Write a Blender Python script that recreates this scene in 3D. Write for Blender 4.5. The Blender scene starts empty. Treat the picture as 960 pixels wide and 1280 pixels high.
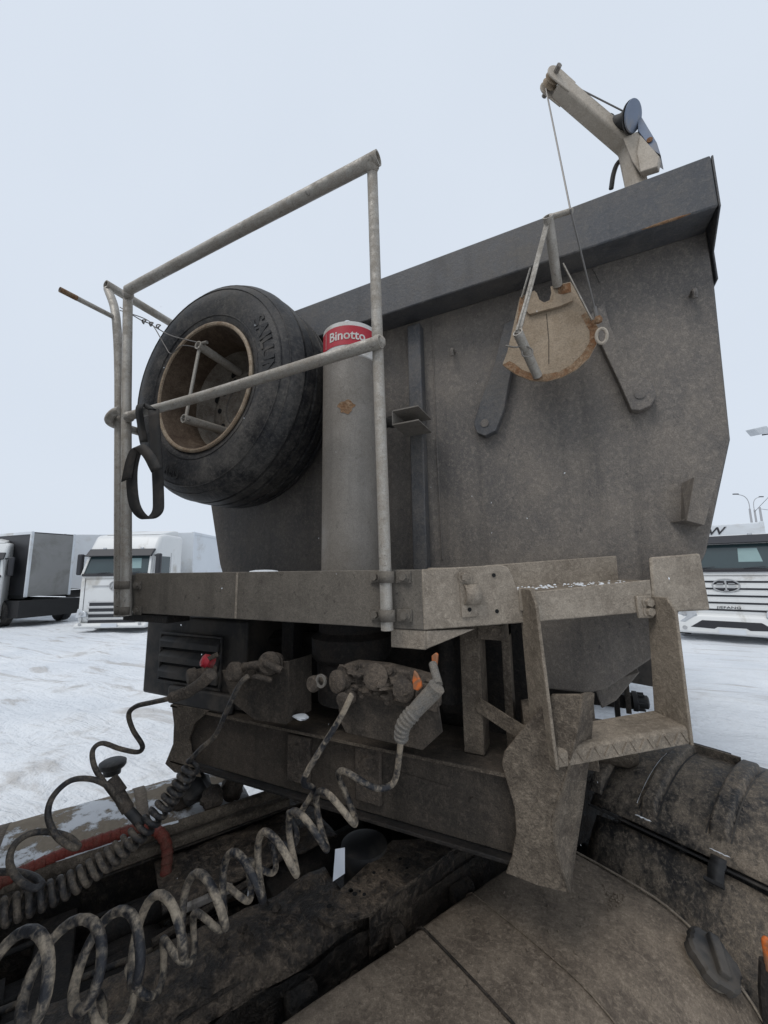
import bpy, math, random
from mathutils import Vector, Matrix, noise
random.seed(7)
R = math.radians
SC = bpy.context.scene
COL = SC.collection

# ---------------------------------------------------------------- camera
CAM_H, PITCH, ROLL, YAW, FPX = 2.0, R(8.4), R(0.8), R(26.0), 490.0
FW = Vector((-math.sin(YAW)*math.cos(PITCH), math.cos(YAW)*math.cos(PITCH), math.sin(PITCH)))
RT0 = Vector((math.cos(YAW), math.sin(YAW), 0)); UP0 = RT0.cross(FW)
RT = RT0*math.cos(ROLL) - UP0*math.sin(ROLL); UP = UP0*math.cos(ROLL) + RT0*math.sin(ROLL)
CP = Vector((0, 0, CAM_H))
cam = bpy.data.cameras.new('camera'); cam_o = bpy.data.objects.new('camera', cam); COL.objects.link(cam_o)
cam.sensor_fit = 'VERTICAL'; cam.sensor_height = 24; cam.lens = 24*FPX/1280
cam.clip_start = 0.02; cam.clip_end = 3000
m = Matrix((RT, UP, -FW)).transposed().to_4x4(); m.translation = CP
cam_o.matrix_world = m
SC.camera = cam_o

# ---------------------------------------------------------------- sky, sun, exposure
SUN_EL, SUN_AZ = R(56), R(200)
w = bpy.data.worlds.new('World'); SC.world = w; w.use_nodes = True
nt = w.node_tree; nt.nodes.clear()
wo = nt.nodes.new('ShaderNodeOutputWorld'); bg = nt.nodes.new('ShaderNodeBackground')
sk = nt.nodes.new('ShaderNodeTexSky'); sk.sky_type = 'NISHITA'; sk.sun_disc = False
sk.sun_elevation = SUN_EL; sk.sun_rotation = SUN_AZ; sk.air_density = 1.0; sk.dust_density = 6.0; sk.ozone_density = 1.0
mx = nt.nodes.new('ShaderNodeMix'); mx.data_type = 'RGBA'
mx.inputs['Factor'].default_value = 0.93                      # even cloud deck over the clear sky
tcw = nt.nodes.new('ShaderNodeTexCoord'); cl = nt.nodes.new('ShaderNodeTexNoise'); cl.inputs['Scale'].default_value = 2.2; cl.inputs['Detail'].default_value = 5
cc = nt.nodes.new('ShaderNodeMix'); cc.data_type = 'RGBA'; cc.inputs['A'].default_value = (6.75, 7.45, 8.45, 1); cc.inputs['B'].default_value = (7.35, 8.05, 9.0, 1)
nt.links.new(tcw.outputs['Generated'], cl.inputs['Vector']); nt.links.new(cl.outputs[0], cc.inputs['Factor']); nt.links.new(cc.outputs['Result'], mx.inputs['B'])
nt.links.new(sk.outputs[0], mx.inputs['A']); nt.links.new(mx.outputs['Result'], bg.inputs[0])
bg.inputs[1].default_value = 0.1
nt.links.new(bg.outputs[0], wo.inputs[0])
sl = bpy.data.lights.new('sun', 'SUN'); sl.energy = 1.2; sl.angle = R(22); sl.color = (1, .97, .93)
so = bpy.data.objects.new('sun', sl); COL.objects.link(so)
sd = Vector((math.sin(SUN_AZ)*math.cos(SUN_EL), math.cos(SUN_AZ)*math.cos(SUN_EL), math.sin(SUN_EL)))
so.rotation_euler = sd.to_track_quat('Z', 'Y').to_euler(); so.location = (0, -5, 12)
SC.view_settings.view_transform = 'Standard'; SC.view_settings.look = 'None'
SC.view_settings.exposure = 0.05; SC.view_settings.gamma = 1.0; SC.view_settings.use_curve_mapping = False
SC.render.engine = 'CYCLES'
try:
    SC.cycles.use_denoising = True; SC.cycles.max_bounces = 6
except Exception: pass

# ---------------------------------------------------------------- survey helpers: a sight line met with a real plane
def ray(u, v): return FW + RT*((u-480)/FPX) - UP*((v-640)/FPX)
def RY(u, v, y): d = ray(u, v); return CP + d*(y/d.y)
def RX(u, v, x): d = ray(u, v); return CP + d*(x/d.x)
def RZ(u, v, z): d = ray(u, v); return CP + d*((z-CAM_H)/d.z)
def RD(u, v, dep): return CP + ray(u, v)*dep
def RP(u, v, p, n): d = ray(u, v); return CP + d*((p-CP).dot(n)/d.dot(n))
# canted right-hand end of the platform
PB = R(33); P0 = Vector((-.415, 1.099, 0)); PE = Vector((math.cos(PB), math.sin(PB), 0)); PN = Vector((-math.sin(PB), math.cos(PB), 0))
def SG(u, v, wq): return RP(u, v, P0 + PN*wq + Vector((0, 0, 2)), PN)
# tractor axes: s to the rear, l to the far side
TA = R(29); TS = Vector((math.sin(TA), math.cos(TA), 0)); TL = Vector((-math.cos(TA), math.sin(TA), 0)); ZZ = Vector((0, 0, 1))
def T(s, l, z): return TS*s + TL*l + ZZ*z

# ---------------------------------------------------------------- materials
def new_mat(name):
    mt = bpy.data.materials.new(name); mt.use_nodes = True
    t = mt.node_tree; t.nodes.clear()
    o = t.nodes.new('ShaderNodeOutputMaterial'); b = t.nodes.new('ShaderNodeBsdfPrincipled')
    t.links.new(b.outputs[0], o.inputs[0])
    return mt, t, b
def c4(c): return (c[0], c[1], c[2], 1)
def N(t, kind, **kw):
    n = t.nodes.new(kind)
    for k, v in kw.items():
        if hasattr(n, k): setattr(n, k, v)
        else: n.inputs[k.replace('_', ' ')].default_value = v
    return n
def noise_n(t, co, scale, detail=6, rough=.6, dist=0):
    n = t.nodes.new('ShaderNodeTexNoise'); n.inputs['Scale'].default_value = scale; n.inputs['Detail'].default_value = detail
    n.inputs['Roughness'].default_value = rough; n.inputs['Distortion'].default_value = dist
    t.links.new(co, n.inputs['Vector']); return n.outputs[0]
def ramp(t, fac, a, b, va=0., vb=1.):
    r = t.nodes.new('ShaderNodeMapRange'); r.interpolation_type = 'SMOOTHSTEP'
    r.inputs[1].default_value = a; r.inputs[2].default_value = b; r.inputs[3].default_value = va; r.inputs[4].default_value = vb
    t.links.new(fac, r.inputs[0]); return r.outputs[0]
def mixc(t, f, a, b, mode='MIX'):
    x = t.nodes.new('ShaderNodeMix'); x.data_type = 'RGBA'; x.blend_type = mode
    if isinstance(f, float): x.inputs['Factor'].default_value = f
    else: t.links.new(f, x.inputs['Factor'])
    for nm, val in (('A', a), ('B', b)):
        if isinstance(val, tuple): x.inputs[nm].default_value = c4(val)
        else: t.links.new(val, x.inputs[nm])
    return x.outputs['Result']
def mul(t, a, b, op='MULTIPLY'):
    x = t.nodes.new('ShaderNodeMath'); x.operation = op
    for i, val in enumerate((a, b)):
        if isinstance(val, (int, float)): x.inputs[i].default_value = val
        else: t.links.new(val, x.inputs[i])
    return x.outputs[0]
def mud(name, base, dust, cover=.5, scale=5., speck=.35, rough=.8, dust_rough=.95, metal=0., bump=.4, bscale=70., rust=0., stretch=(1, 1, 1), bdist=.006, rustc=(.16, .06, .02), dark=.55, vstreak=0., soft=.15, pits=.5, grain=.35):
    """painted or bare steel partly covered with dried road dirt"""
    mt, t, b = new_mat(name)
    tc = t.nodes.new('ShaderNodeTexCoord'); co = tc.outputs['Object']
    mp = t.nodes.new('ShaderNodeMapping'); mp.inputs['Scale'].default_value = stretch; t.links.new(co, mp.inputs[0]); cs = mp.outputs[0]
    big = noise_n(t, cs, scale, 4, .55, .5)
    mid = noise_n(t, cs, scale*4.7, 6, .65, .3)
    fine = noise_n(t, cs, bscale, 5, .65, .5)
    gr = noise_n(t, cs, bscale*3.6, 3, .7, 0)
    k = mul(t, mul(t, big, .45), mul(t, mul(t, mid, .32), mul(t, fine, .23), 'ADD'), 'ADD')
    th = .5 + (.5-cover)*.45
    f = ramp(t, k, th-soft, th+soft)
    col = mixc(t, f, base, dust)
    col = mixc(t, mul(t, ramp(t, fine, .5, .68), speck), col, tuple(min(1, x*1.5+.01) for x in dust))
    col = mixc(t, mul(t, ramp(t, noise_n(t, cs, bscale*.55, 6, .75, .8), .57, .70), pits), col, tuple(x*dark for x in base))
    if vstreak:
        m2 = t.nodes.new('ShaderNodeMapping'); m2.inputs['Scale'].default_value = (7, 7, .45); t.links.new(co, m2.inputs[0])
        st = ramp(t, noise_n(t, m2.outputs[0], 1.6, 6, .6), .48, .72)
        col = mixc(t, mul(t, st, vstreak), col, tuple(x*.45 for x in base))
    if rust:
        rf = ramp(t, noise_n(t, cs, scale*1.7+1.3, 9, .7, .3), .72-rust*.3, .80-rust*.25)
        rc = mixc(t, mid, rustc, tuple(min(1, x*1.9) for x in rustc)); col = mixc(t, mul(t, rf, .85), col, rc)
    g_ = ramp(t, gr, .25, .75, 1-grain, 1+grain)
    cm = t.nodes.new('ShaderNodeCombineXYZ')
    for q in range(3): t.links.new(g_, cm.inputs[q])
    col = mixc(t, 1.0, col, cm.outputs[0], 'MULTIPLY')
    t.links.new(col, b.inputs['Base Color'])
    t.links.new(ramp(t, f, 0, 1, rough, dust_rough), b.inputs['Roughness'])
    if metal: t.links.new(ramp(t, f, 0, 1, metal, 0), b.inputs['Metallic'])
    bm = t.nodes.new('ShaderNodeBump'); bm.inputs['Strength'].default_value = bump; bm.inputs['Distance'].default_value = bdist
    h = mul(t, mul(t, fine, .9), mul(t, mul(t, mid, .6), mul(t, mul(t, f, .4), mul(t, gr, .25), 'ADD'), 'ADD'), 'ADD')
    t.links.new(h, bm.inputs['Height']); t.links.new(bm.outputs[0], b.inputs['Normal'])
    b.inputs['Specular IOR Level'].default_value = .3
    return mt
def plain(name, col, rough=.6, metal=0., var=.25, vs=8., bump=0., spec=.4, dirt=None, dcov=.3):
    mt, t, b = new_mat(name)
    tc = t.nodes.new('ShaderNodeTexCoord'); co = tc.outputs['Object']
    n = noise_n(t, co, vs, 6, .65, .3)
    c = mixc(t, n, tuple(x*(1-var) for x in col), tuple(min(1, x*(1+var)) for x in col))
    if dirt:
        n2 = noise_n(t, co, vs*.55, 8, .65, .5); f = ramp(t, n2, .62-dcov*.5, .78-dcov*.5); c = mixc(t, mul(t, f, .85), c, dirt)
    t.links.new(c, b.inputs['Base Color']); b.inputs['Roughness'].default_value = rough; b.inputs['Metallic'].default_value = metal
    b.inputs['Specular IOR Level'].default_value = spec
    if bump:
        bm = t.nodes.new('ShaderNodeBump'); bm.inputs['Strength'].default_value = bump; bm.inputs['Distance'].default_value = .004
        t.links.new(noise_n(t, co, vs*6, 5, .6), bm.inputs['Height']); t.links.new(bm.outputs[0], b.inputs['Normal'])
    return mt
DUST = (.235, .195, .155); DUSTL = (.32, .28, .235); DUSTD = (.13, .105, .085)
M = {}
M['wall'] = mud('tipper wall', (.082, .077, .075), (.222, .193, .162), .50, .9, .20, .5, .85, bump=.45, bscale=70, stretch=(1.15, 1, .9), vstreak=.28, bdist=.004, soft=.2, pits=.55, grain=.26)
M['rim'] = mud('rim paint', (.062, .065, .072), (.150, .136, .120), .40, 2.0, .12, .5, .9, bump=.25, bscale=60, rust=.05, vstreak=.4, rustc=(.2, .085, .03), soft=.18, pits=.45, grain=.22)
M['plat'] = mud('platform mud', (.165, .136, .106), (.335, .288, .232), .58, 5, .20, .85, .95, bump=.55, bscale=75, bdist=.006, dark=.4, pits=.45, grain=.22, soft=.2)
M['platl'] = mud('platform dust', (.100, .088, .074), (.180, .159, .133), .52, 3, .12, .75, .9, bump=.3, bscale=85, dark=.25, vstreak=.3, pits=.7, grain=.2, soft=.2)
M['step'] = mud('step mud', (.115, .094, .072), (.285, .240, .188), .52, 5, .2, .85, .97, bump=.55, bscale=75, bdist=.007, pits=.55, soft=.2, grain=.25)
M['tube'] = mud('galvanised tube', (.40, .375, .335), (.265, .232, .192), .45, 9, .2, .45, .9, metal=.3, bump=.3, bscale=80, rust=.06, dark=.2, pits=.7, grain=.2)
M['cyl'] = mud('cylinder steel', (.235, .216, .192), (.155, .137, .116), .45, 2.8, .12, .45, .85, metal=.15, bump=.25, bscale=70, dark=.3, vstreak=.35, pits=.5, grain=.2, soft=.18)
M['dark'] = mud('dark chassis', (.013, .012, .0115), (.046, .037, .030), .36, 5, .2, .7, .95, bump=.6, bscale=55)
M['goose'] = mud('gooseneck', (.030, .026, .022), (.112, .090, .070), .46, 2.6, .18, .7, .95, bump=.5, bscale=65, rust=.12, soft=.2, vstreak=.45, rustc=(.11, .055, .03), pits=.6)
M['mudp'] = mud('mud plate', (.060, .047, .036), (.195, .160, .122), .48, 4.5, .25, .8, .97, bump=.8, bscale=60, bdist=.008, soft=.18, vstreak=.3, pits=.6)
M['box'] = plain('black plastic', (.026, .025, .025), .6, dirt=(.075, .064, .053), dcov=.42, bump=.3)
M['conn'] = mud('connector dirt', (.040, .034, .029), (.135, .108, .084), .48, 12, .25, .75, .97, bump=.6, bscale=90, bdist=.007, soft=.18)
M['rubber'] = mud('tyre rubber', (.016, .016, .018), (.135, .124, .110), .34, 3.0, .12, .5, .92, bump=.35, bscale=70, soft=.14, grain=.25, pits=.45)
M['rimw'] = mud('wheel rim', (.105, .075, .050), (.045, .028, .018), .50, 7, .35, .7, .9, bump=.5, bscale=60, rust=.25, rustc=(.075, .034, .016), pits=.6)  # dark rusty brown, deepened further for the shade inside the barrel
M['rimd'] = mud('wheel disc', (.24, .215, .18), (.12, .095, .074), .45, 8, .2, .6, .9, bump=.3, bscale=60, rust=.08)
M['lip'] = mud('rim lip', (0.340, 0.275, 0.201), (0.193, 0.132, 0.084), .45, 9, .2, .6, .9, bump=.3, bscale=60, rust=.08)
M['rusty'] = mud('rusty plate', (.315, .25, .18), (.245, .188, .13), .5, 6, .15, .75, .92, bump=.3, bscale=60, rust=.22, rustc=(.19, .09, .038), dark=.45, grain=.2)
M['rustedge'] = mud('rust', (.165, .078, .034), (.255, .185, .12), .46, 14, .25, .85, .95, bump=.5, bscale=60)
M['crane'] = mud('crane paint', (0.442, 0.390, 0.324), (0.301, 0.254, 0.200), .4, 6, .12, .6, .9, bump=.2, bscale=60, rust=.03, dark=.4, grain=.15, soft=.2)
M['zinc'] = plain('zinc blue', (.16, .19, .25), .4, .5, dirt=(.25, .22, .18), dcov=.25)
M['hose'] = mud('dirty hose', (.024, .025, .029), (.33, .275, .208), .48, 9, .10, .45, .95, bump=.5, bscale=60, dark=.6, soft=.07, pits=.4, grain=.22)
M['hosed'] = mud('dark hose', (.026, .026, .028), (.165, .135, .103), .44, 8, .15, .5, .95, bump=.5, bscale=60, soft=.10)
M['sleeve'] = mud('grey sleeve', (.15, .145, .135), (.19, .165, .135), .5, 14, .2, .6, .95, bump=.4, bscale=80)
M['redhose'] = mud('red wrapped hose', (.20, .030, .020), (.12, .075, .055), .42, 7, .12, .6, .95, bump=.5, bscale=60, soft=.2)
M['tank'] = mud('tank dirt', (.066, .051, .039), (.245, .199, .152), .50, 2.2, .22, .7, .96, bump=.55, bscale=80, dark=.4, soft=.15, pits=.65, grain=.25)
M['tanksnow'] = None
M['tankrim'] = plain('tank rim', (.42, .39, .34), .6, .2, dirt=(.2, .17, .13), dcov=.5)
M['fender'] = mud('fender plastic', (.017, .017, .018), (.205, .170, .132), .44, 5, .28, .5, .96, bump=.5, bscale=70, bdist=.006, soft=.13, stretch=(1.3, 1, 1), pits=.6)
M['frame'] = mud('frame steel', (.014, .013, .012), (.078, .061, .047), .42, 4.5, .25, .55, .95, bump=.9, bscale=42, rust=.10, bdist=.013, rustc=(.06, .028, .018))
M['framet'] = mud('frame top', (.020, .017, .015), (.190, .147, .108), .40, 4, .22, .45, .95, bump=.9, bscale=45, rust=.14, bdist=.012, rustc=(.10, .042, .024), soft=.12, pits=.75)
M['black'] = plain('black rubber', (.02, .02, .021), .6, bump=.3, dirt=(.075, .066, .056), dcov=.3)
M['strapm'] = plain('webbing', (.024, .023, .022), .8, vs=20, bump=.3, dirt=(.05, .043, .037), dcov=.3)
M['hole'] = plain('hole', (.008, .008, .008), .9)
M['white'] = plain('white paint', (.66, .665, .655), .35, var=.06, vs=1.5, dirt=(.40, .375, .33), dcov=.22)
M['whitel'] = plain('white panel', (.62, .65, .68), .5, var=.07, vs=1., dirt=(.45, .44, .42), dcov=.2)
M['tarp'] = plain('grey tarp', (.235, .235, .23), .6, var=.12, vs=1.2, dirt=(.17, .165, .155), dcov=.3)
M['darkt'] = plain('dark trim', (.028, .028, .032), .45, var=.2, vs=2)
M['chass'] = plain('dark underside', (.018, .018, .019), .7, var=.3, vs=3)
M['glass'] = plain('windscreen', (.035, .055, .06), .12, var=.2, vs=1., spec=.6)
M['reflpaint'] = plain('painted pale reflection', (.22, .32, .32), .3, var=.15)  # pale cyan windscreen reflection put into the colour
M['chrome'] = plain('silver trim', (.45, .45, .45), .35, .5, var=.1)
M['lampg'] = plain('lamp glass', (.5, .52, .54), .15, .2, var=.2)
M['concrete'] = plain('concrete pole', (.36, .36, .37), .85, var=.1)
M['red'] = plain('red plastic', (.40, .022, .035), .5, var=.2, dirt=(.12, .06, .05), dcov=.42, vs=30)
M['orange'] = plain('orange plastic', (.62, .15, .03), .5, var=.2, dirt=(.2, .12, .07), dcov=.45, vs=40)
M['labelred'] = plain('label red', (.42, .025, .04), .5, var=.08, vs=20)
M['labelw'] = plain('label white', (.62, .60, .57), .55, var=.1, vs=18, dirt=(.4, .36, .3), dcov=.3)
M['paper'] = plain('white plastic scrap', (.62, .65, .70), .6, var=.1)
M['steelw'] = plain('wire', (.16, .15, .14), .45, .5, var=.2)
M['timber'] = plain('weathered wood', (.30, .27, .24), .85, var=.35, vs=30, dirt=(.09, .075, .06), dcov=.4)

def snow_mat(name, tracks):
    mt, t, b = new_mat(name)
    tc = t.nodes.new('ShaderNodeTexCoord'); co = tc.outputs['Object']
    n1 = noise_n(t, co, .35, 8, .6, .5); n2 = noise_n(t, co, 2.4, 8, .65, .4); n3 = noise_n(t, co, 14, 5, .6)
    col = mixc(t, ramp(t, n1, .35, .7), (.66, .69, .725), (.76, .78, .80))
    d = ramp(t, mul(t, mul(t, n1, .5), mul(t, n2, .5), 'ADD'), .53, .66)
    col = mixc(t, mul(t, d, .65), col, (.42, .40, .375))
    mp = t.nodes.new('ShaderNodeMapping'); mp.inputs['Rotation'].default_value = (0, 0, R(62)); mp.inputs['Scale'].default_value = (.35, 2.6, 1)
    t.links.new(co, mp.inputs[0]); tr = noise_n(t, mp.outputs[0], 1.1, 6, .65, .8)
    tf = ramp(t, tr, .54, .66)
    col = mixc(t, mul(t, tf, .65), col, (.42, .395, .37))
    t.links.new(col, b.inputs['Base Color']); b.inputs['Roughness'].default_value = .75; b.inputs['Specular IOR Level'].default_value = .25
    bm = t.nodes.new('ShaderNodeBump'); bm.inputs['Strength'].default_value = 1.0; bm.inputs['Distance'].default_value = .08
    h = mul(t, mul(t, n2, 1.0), mul(t, mul(t, n3, .35), mul(t, tr, 1.2), 'ADD'), 'ADD')
    t.links.new(h, bm.inputs['Height']); t.links.new(bm.outputs[0], b.inputs['Normal'])
    return mt
M['snow'] = snow_mat('packed snow', True)
def tank_snow():
    mt, t, b = new_mat('snowy tank')
    tc = t.nodes.new('ShaderNodeTexCoord'); co = tc.outputs['Object']
    n1 = noise_n(t, co, 3.4, 12, .72, 0); n2 = noise_n(t, co, 45, 5, .6)
    col = mixc(t, n2, (.20, .168, .13), (.34, .29, .23))
    f = ramp(t, n1, .485, .535); col = mixc(t, f, col, (.70, .72, .745))
    t.links.new(col, b.inputs['Base Color']); b.inputs['Roughness'].default_value = 1.0; b.inputs['Specular IOR Level'].default_value = .0
    bm = t.nodes.new('ShaderNodeBump'); bm.inputs['Strength'].default_value = .6; bm.inputs['Distance'].default_value = .008
    t.links.new(mul(t, f, n2, 'ADD'), bm.inputs['Height']); t.links.new(bm.outputs[0], b.inputs['Normal'])
    return mt
M['tanksnow'] = tank_snow()
M['snowclean'] = plain('fresh snow', (.74, .77, .80), .8, var=.06, vs=30, bump=.4)

# ---------------------------------------------------------------- mesh helpers
class MB:
    def __init__(s): s.v = []; s.f = []
    def add(s, vs, fs):
        o = len(s.v); s.v += [tuple(x) for x in vs]; s.f += [tuple(i+o for i in f) for f in fs]; return s
    def box(s, lo, hi):
        (a, b, c), (d, e, f) = lo, hi
        return s.add([(a, b, c), (d, b, c), (d, e, c), (a, e, c), (a, b, f), (d, b, f), (d, e, f), (a, e, f)],
                     [(3, 2, 1, 0), (4, 5, 6, 7), (0, 1, 5, 4), (1, 2, 6, 5), (2, 3, 7, 6), (3, 0, 4, 7)])
    def obox(s, c, ax, ay, az):          # half-vectors
        c, ax, ay, az = map(Vector, (c, ax, ay, az)); v = []
        for k in (-1, 1):
            for i, j in ((-1, -1), (1, -1), (1, 1), (-1, 1)): v.append(c + ax*i + ay*j + az*k)
        return s.add(v, [(3, 2, 1, 0), (4, 5, 6, 7), (0, 1, 5, 4), (1, 2, 6, 5), (2, 3, 7, 6), (3, 0, 4, 7)])
    def bar(s, p, q, wdt, hgt, up=(0, 0, 1)):
        p, q, up = Vector(p), Vector(q), Vector(up); d = (q-p); x = d.cross(up).normalized(); z = x.cross(d).normalized()
        return s.obox((p+q)/2, d/2, x*wdt/2, z*hgt/2)
    def prism(s, pts, ext):
        pts = [Vector(p) for p in pts]; ext = Vector(ext); n = len(pts)
        nrm = Vector((0, 0, 0))
        for i in range(n): nrm += pts[i].cross(pts[(i+1) % n])
        if nrm.dot(ext) > 0: pts = pts[::-1]
        v = pts + [p+ext for p in pts]
        return s.add(v, [tuple(range(n)), tuple(range(2*n-1, n-1, -1))] + [(i, i+n, (i+1) % n+n, (i+1) % n) for i in range(n)])
    def tube(s, path, r, n=12, hollow=0., cap=True):
        path = [Vector(p) for p in path]; k = len(path)
        rs = r if isinstance(r, (list, tuple)) else [r]*k
        t0 = (path[1]-path[0]).normalized(); a = t0.orthogonal().normalized(); rings = []
        for i in range(k):
            t = (path[min(i+1, k-1)]-path[max(i-1, 0)]).normalized()
            a = (a - t*a.dot(t)).normalized(); b = t.cross(a)
            rings.append([path[i] + (a*math.cos(2*math.pi*j/n) + b*math.sin(2*math.pi*j/n))*rs[i] for j in range(n)])
        v = [p for rg in rings for p in rg]
        f = [(i*n+j, i*n+(j+1) % n, (i+1)*n+(j+1) % n, (i+1)*n+j) for i in range(k-1) for j in range(n)]
        s.add(v, f)
        for e, sg in ((0, 1), (k-1, -1)):
            c = path[e]; d = (path[1]-path[0]).normalized() if e == 0 else (path[-2]-path[-1]).normalized()
            rg = rings[e]
            if hollow:
                inn = [c+(p-c)*(1-hollow) for p in rg]; deep = [p+d*rs[e]*2.5 for p in inn]
                o = len(s.v); s.v += [tuple(p) for p in rg+inn+deep]
                for j in range(n):
                    j2 = (j+1) % n
                    for q in (0, n):
                        fc = (o+q+j, o+q+n+j, o+q+n+j2, o+q+j2); s.f.append(fc if e == 0 else fc[::-1])
                fc = tuple(o+2*n+j for j in range(n)); s.f.append(fc[::-1] if e == 0 else fc)
            elif cap:
                o = len(s.v); s.v += [tuple(p) for p in rg]
                fc = tuple(o+j for j in range(n)); s.f.append(fc[::-1] if e == 0 else fc)
        return s
    def lathe(s, prof, org, axis, n=32, closed=False):
        axis = Vector(axis).normalized(); org = Vector(org); a = axis.orthogonal().normalized(); b = axis.cross(a); k = len(prof)
        v = [org + axis*h + (a*math.cos(2*math.pi*j/n)+b*math.sin(2*math.pi*j/n))*r for r, h in prof for j in range(n)]
        f = [(i*n+j, i*n+(j+1) % n, (i+1)*n+(j+1) % n, (i+1)*n+j) for i in range(k-1) for j in range(n)]
        if closed: f += [((k-1)*n+j, (k-1)*n+(j+1) % n, (j+1) % n, j) for j in range(n)]
        return s.add(v, f)
    def cyl(s, p, q, r, n=20): return s.tube([p, q], r, n)
    def hexbolt(s, p, axis, r=.011, h=.009): 
        p, axis = Vector(p), Vector(axis).normalized()
        s.tube([p, p+axis*.003], r*1.5, 14); return s.tube([p+axis*.003, p+axis*(h+.003)], r, 6)
    def grid(s, fn, nu, nv, thick=None):
        v = [fn(i/nu, j/nv) for i in range(nu+1) for j in range(nv+1)]
        f = [(i*(nv+1)+j, (i+1)*(nv+1)+j, (i+1)*(nv+1)+j+1, i*(nv+1)+j+1) for i in range(nu) for j in range(nv)]
        return s.add(v, f)
    def build(s, name, mat, parent=None, bevel=0., smooth=40, seg=2, solid=0.):
        me = bpy.data.meshes.new(name); me.from_pydata(s.v, [], s.f); me.update()
        me.materials.append(M[mat] if isinstance(mat, str) else mat)
        if smooth:
            me.polygons.foreach_set('use_smooth', [True]*len(me.polygons)); me.set_sharp_from_angle(angle=R(smooth))
        o = bpy.data.objects.new(name, me); COL.objects.link(o)
        if parent is not None:
            o.parent = parent
            p, off = parent, Vector((0, 0, 0))
            while p is not None:
                if not p.get('_local'): off += p.location
                p = p.parent
            o.location = -off
        if solid:
            md = o.modifiers.new('thickness', 'SOLIDIFY'); md.thickness = solid; md.offset = 0
        if bevel:
            md = o.modifiers.new('edge', 'BEVEL'); md.width = bevel; md.segments = seg; md.limit_method = 'ANGLE'; md.angle_limit = R(40)
        return o
def tag(o, label, cat, group=None, kind=None):
    if label: o['label'] = label
    if cat: o['category'] = cat
    if group: o['group'] = group
    if kind: o['kind'] = kind
    return o
def empty(name, loc, label, cat, group=None, rz=0.):
    o = bpy.data.objects.new(name, None); COL.objects.link(o); o.location = loc; o.rotation_euler = (0, 0, rz); o.empty_display_size = .1
    return tag(o, label, cat, group)
def spline(pts, n=8):
    pts = [Vector(p) for p in pts]; P = [pts[0]*2-pts[1]] + pts + [pts[-1]*2-pts[-2]]; out = []
    for i in range(1, len(P)-2):
        a, b, c, d = P[i-1:i+3]
        for k in range(n):
            t = k/n; out.append(.5*((2*b)+(c-a)*t+(2*a-5*b+4*c-d)*t*t+(3*b-a-3*c+d)*t**3))
    return out + [pts[-1]]
def resample(path, n):
    L = [0]
    for i in range(1, len(path)): L.append(L[-1]+(path[i]-path[i-1]).length)
    out = []; j = 0
    for k in range(n):
        d = L[-1]*k/(n-1)
        while j < len(L)-2 and L[j+1] < d: j += 1
        t = (d-L[j])/max(1e-9, L[j+1]-L[j]); out.append(path[j].lerp(path[j+1], t))
    return out
def text_mesh(txt, size, ext, bold=0.):
    cu = bpy.data.curves.new('lettering', 'FONT'); cu.body = txt; cu.size = size; cu.extrude = ext; cu.align_x = 'CENTER'; cu.offset = bold; cu.resolution_u = 3
    ob = bpy.data.objects.new('lettering', cu); COL.objects.link(ob)
    dg = bpy.context.evaluated_depsgraph_get(); me = ob.evaluated_get(dg).to_mesh()
    v = [tuple(x.co) for x in me.vertices]; f = [tuple(p.vertices) for p in me.polygons]
    ob.evaluated_get(dg).to_mesh_clear(); bpy.data.objects.remove(ob); bpy.data.curves.remove(cu)
    return v, f

#================================================================ GROUND
g = MB()
nn, half = 260, 45.0; gx, gy = -4.0, 12.0
RUTS = ((3, 9, R(20), .3), (4.5, 8, R(26), .3), (2, 12, R(5), .35), (-6, 6, R(150), .3), (-8, 5, R(148), .35), (-5, 4, R(120), .25))
def gz(x, y):
    z = .05*noise.noise((x*.25, y*.25, 3)) + .025*noise.noise((x*1.1, y*1.1, 8)) + .02*noise.noise((x*2.2, y*2.2, 1))
    for ox, oy, an, wd in RUTS:
        d = (x-ox)*math.sin(an)-(y-oy)*math.cos(an)+.3*noise.noise((x*.15, y*.15, ox)); z -= .05*math.exp(-(d/wd)**2)*(.6+.4*noise.noise((x*.8, y*.8, 2))) - .03*math.exp(-((abs(d)-wd*2)/(wd*.7))**2)
    return z
g.grid(lambda a, b: (gx-half+2*half*a, gy-half+2*half*b, gz(gx-half+2*half*a, gy-half+2*half*b)*min(1, 8*min(a, 1-a, b, 1-b))), nn, nn)
ring = [(gx-half, gy-half), (gx+half, gy-half), (gx+half, gy+half), (gx-half, gy+half)]
BIG = 1500
o_ = [(-BIG, -BIG), (BIG, -BIG), (BIG, BIG), (-BIG, BIG)]
g.add([(x, y, 0) for x, y in ring] + [(x, y, 0) for x, y in o_], [(i, i+4, (i+1) % 4+4, (i+1) % 4)[::-1] for i in range(4)])
tag(g.build('ground', 'snow'), None, None, kind='structure')

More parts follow.
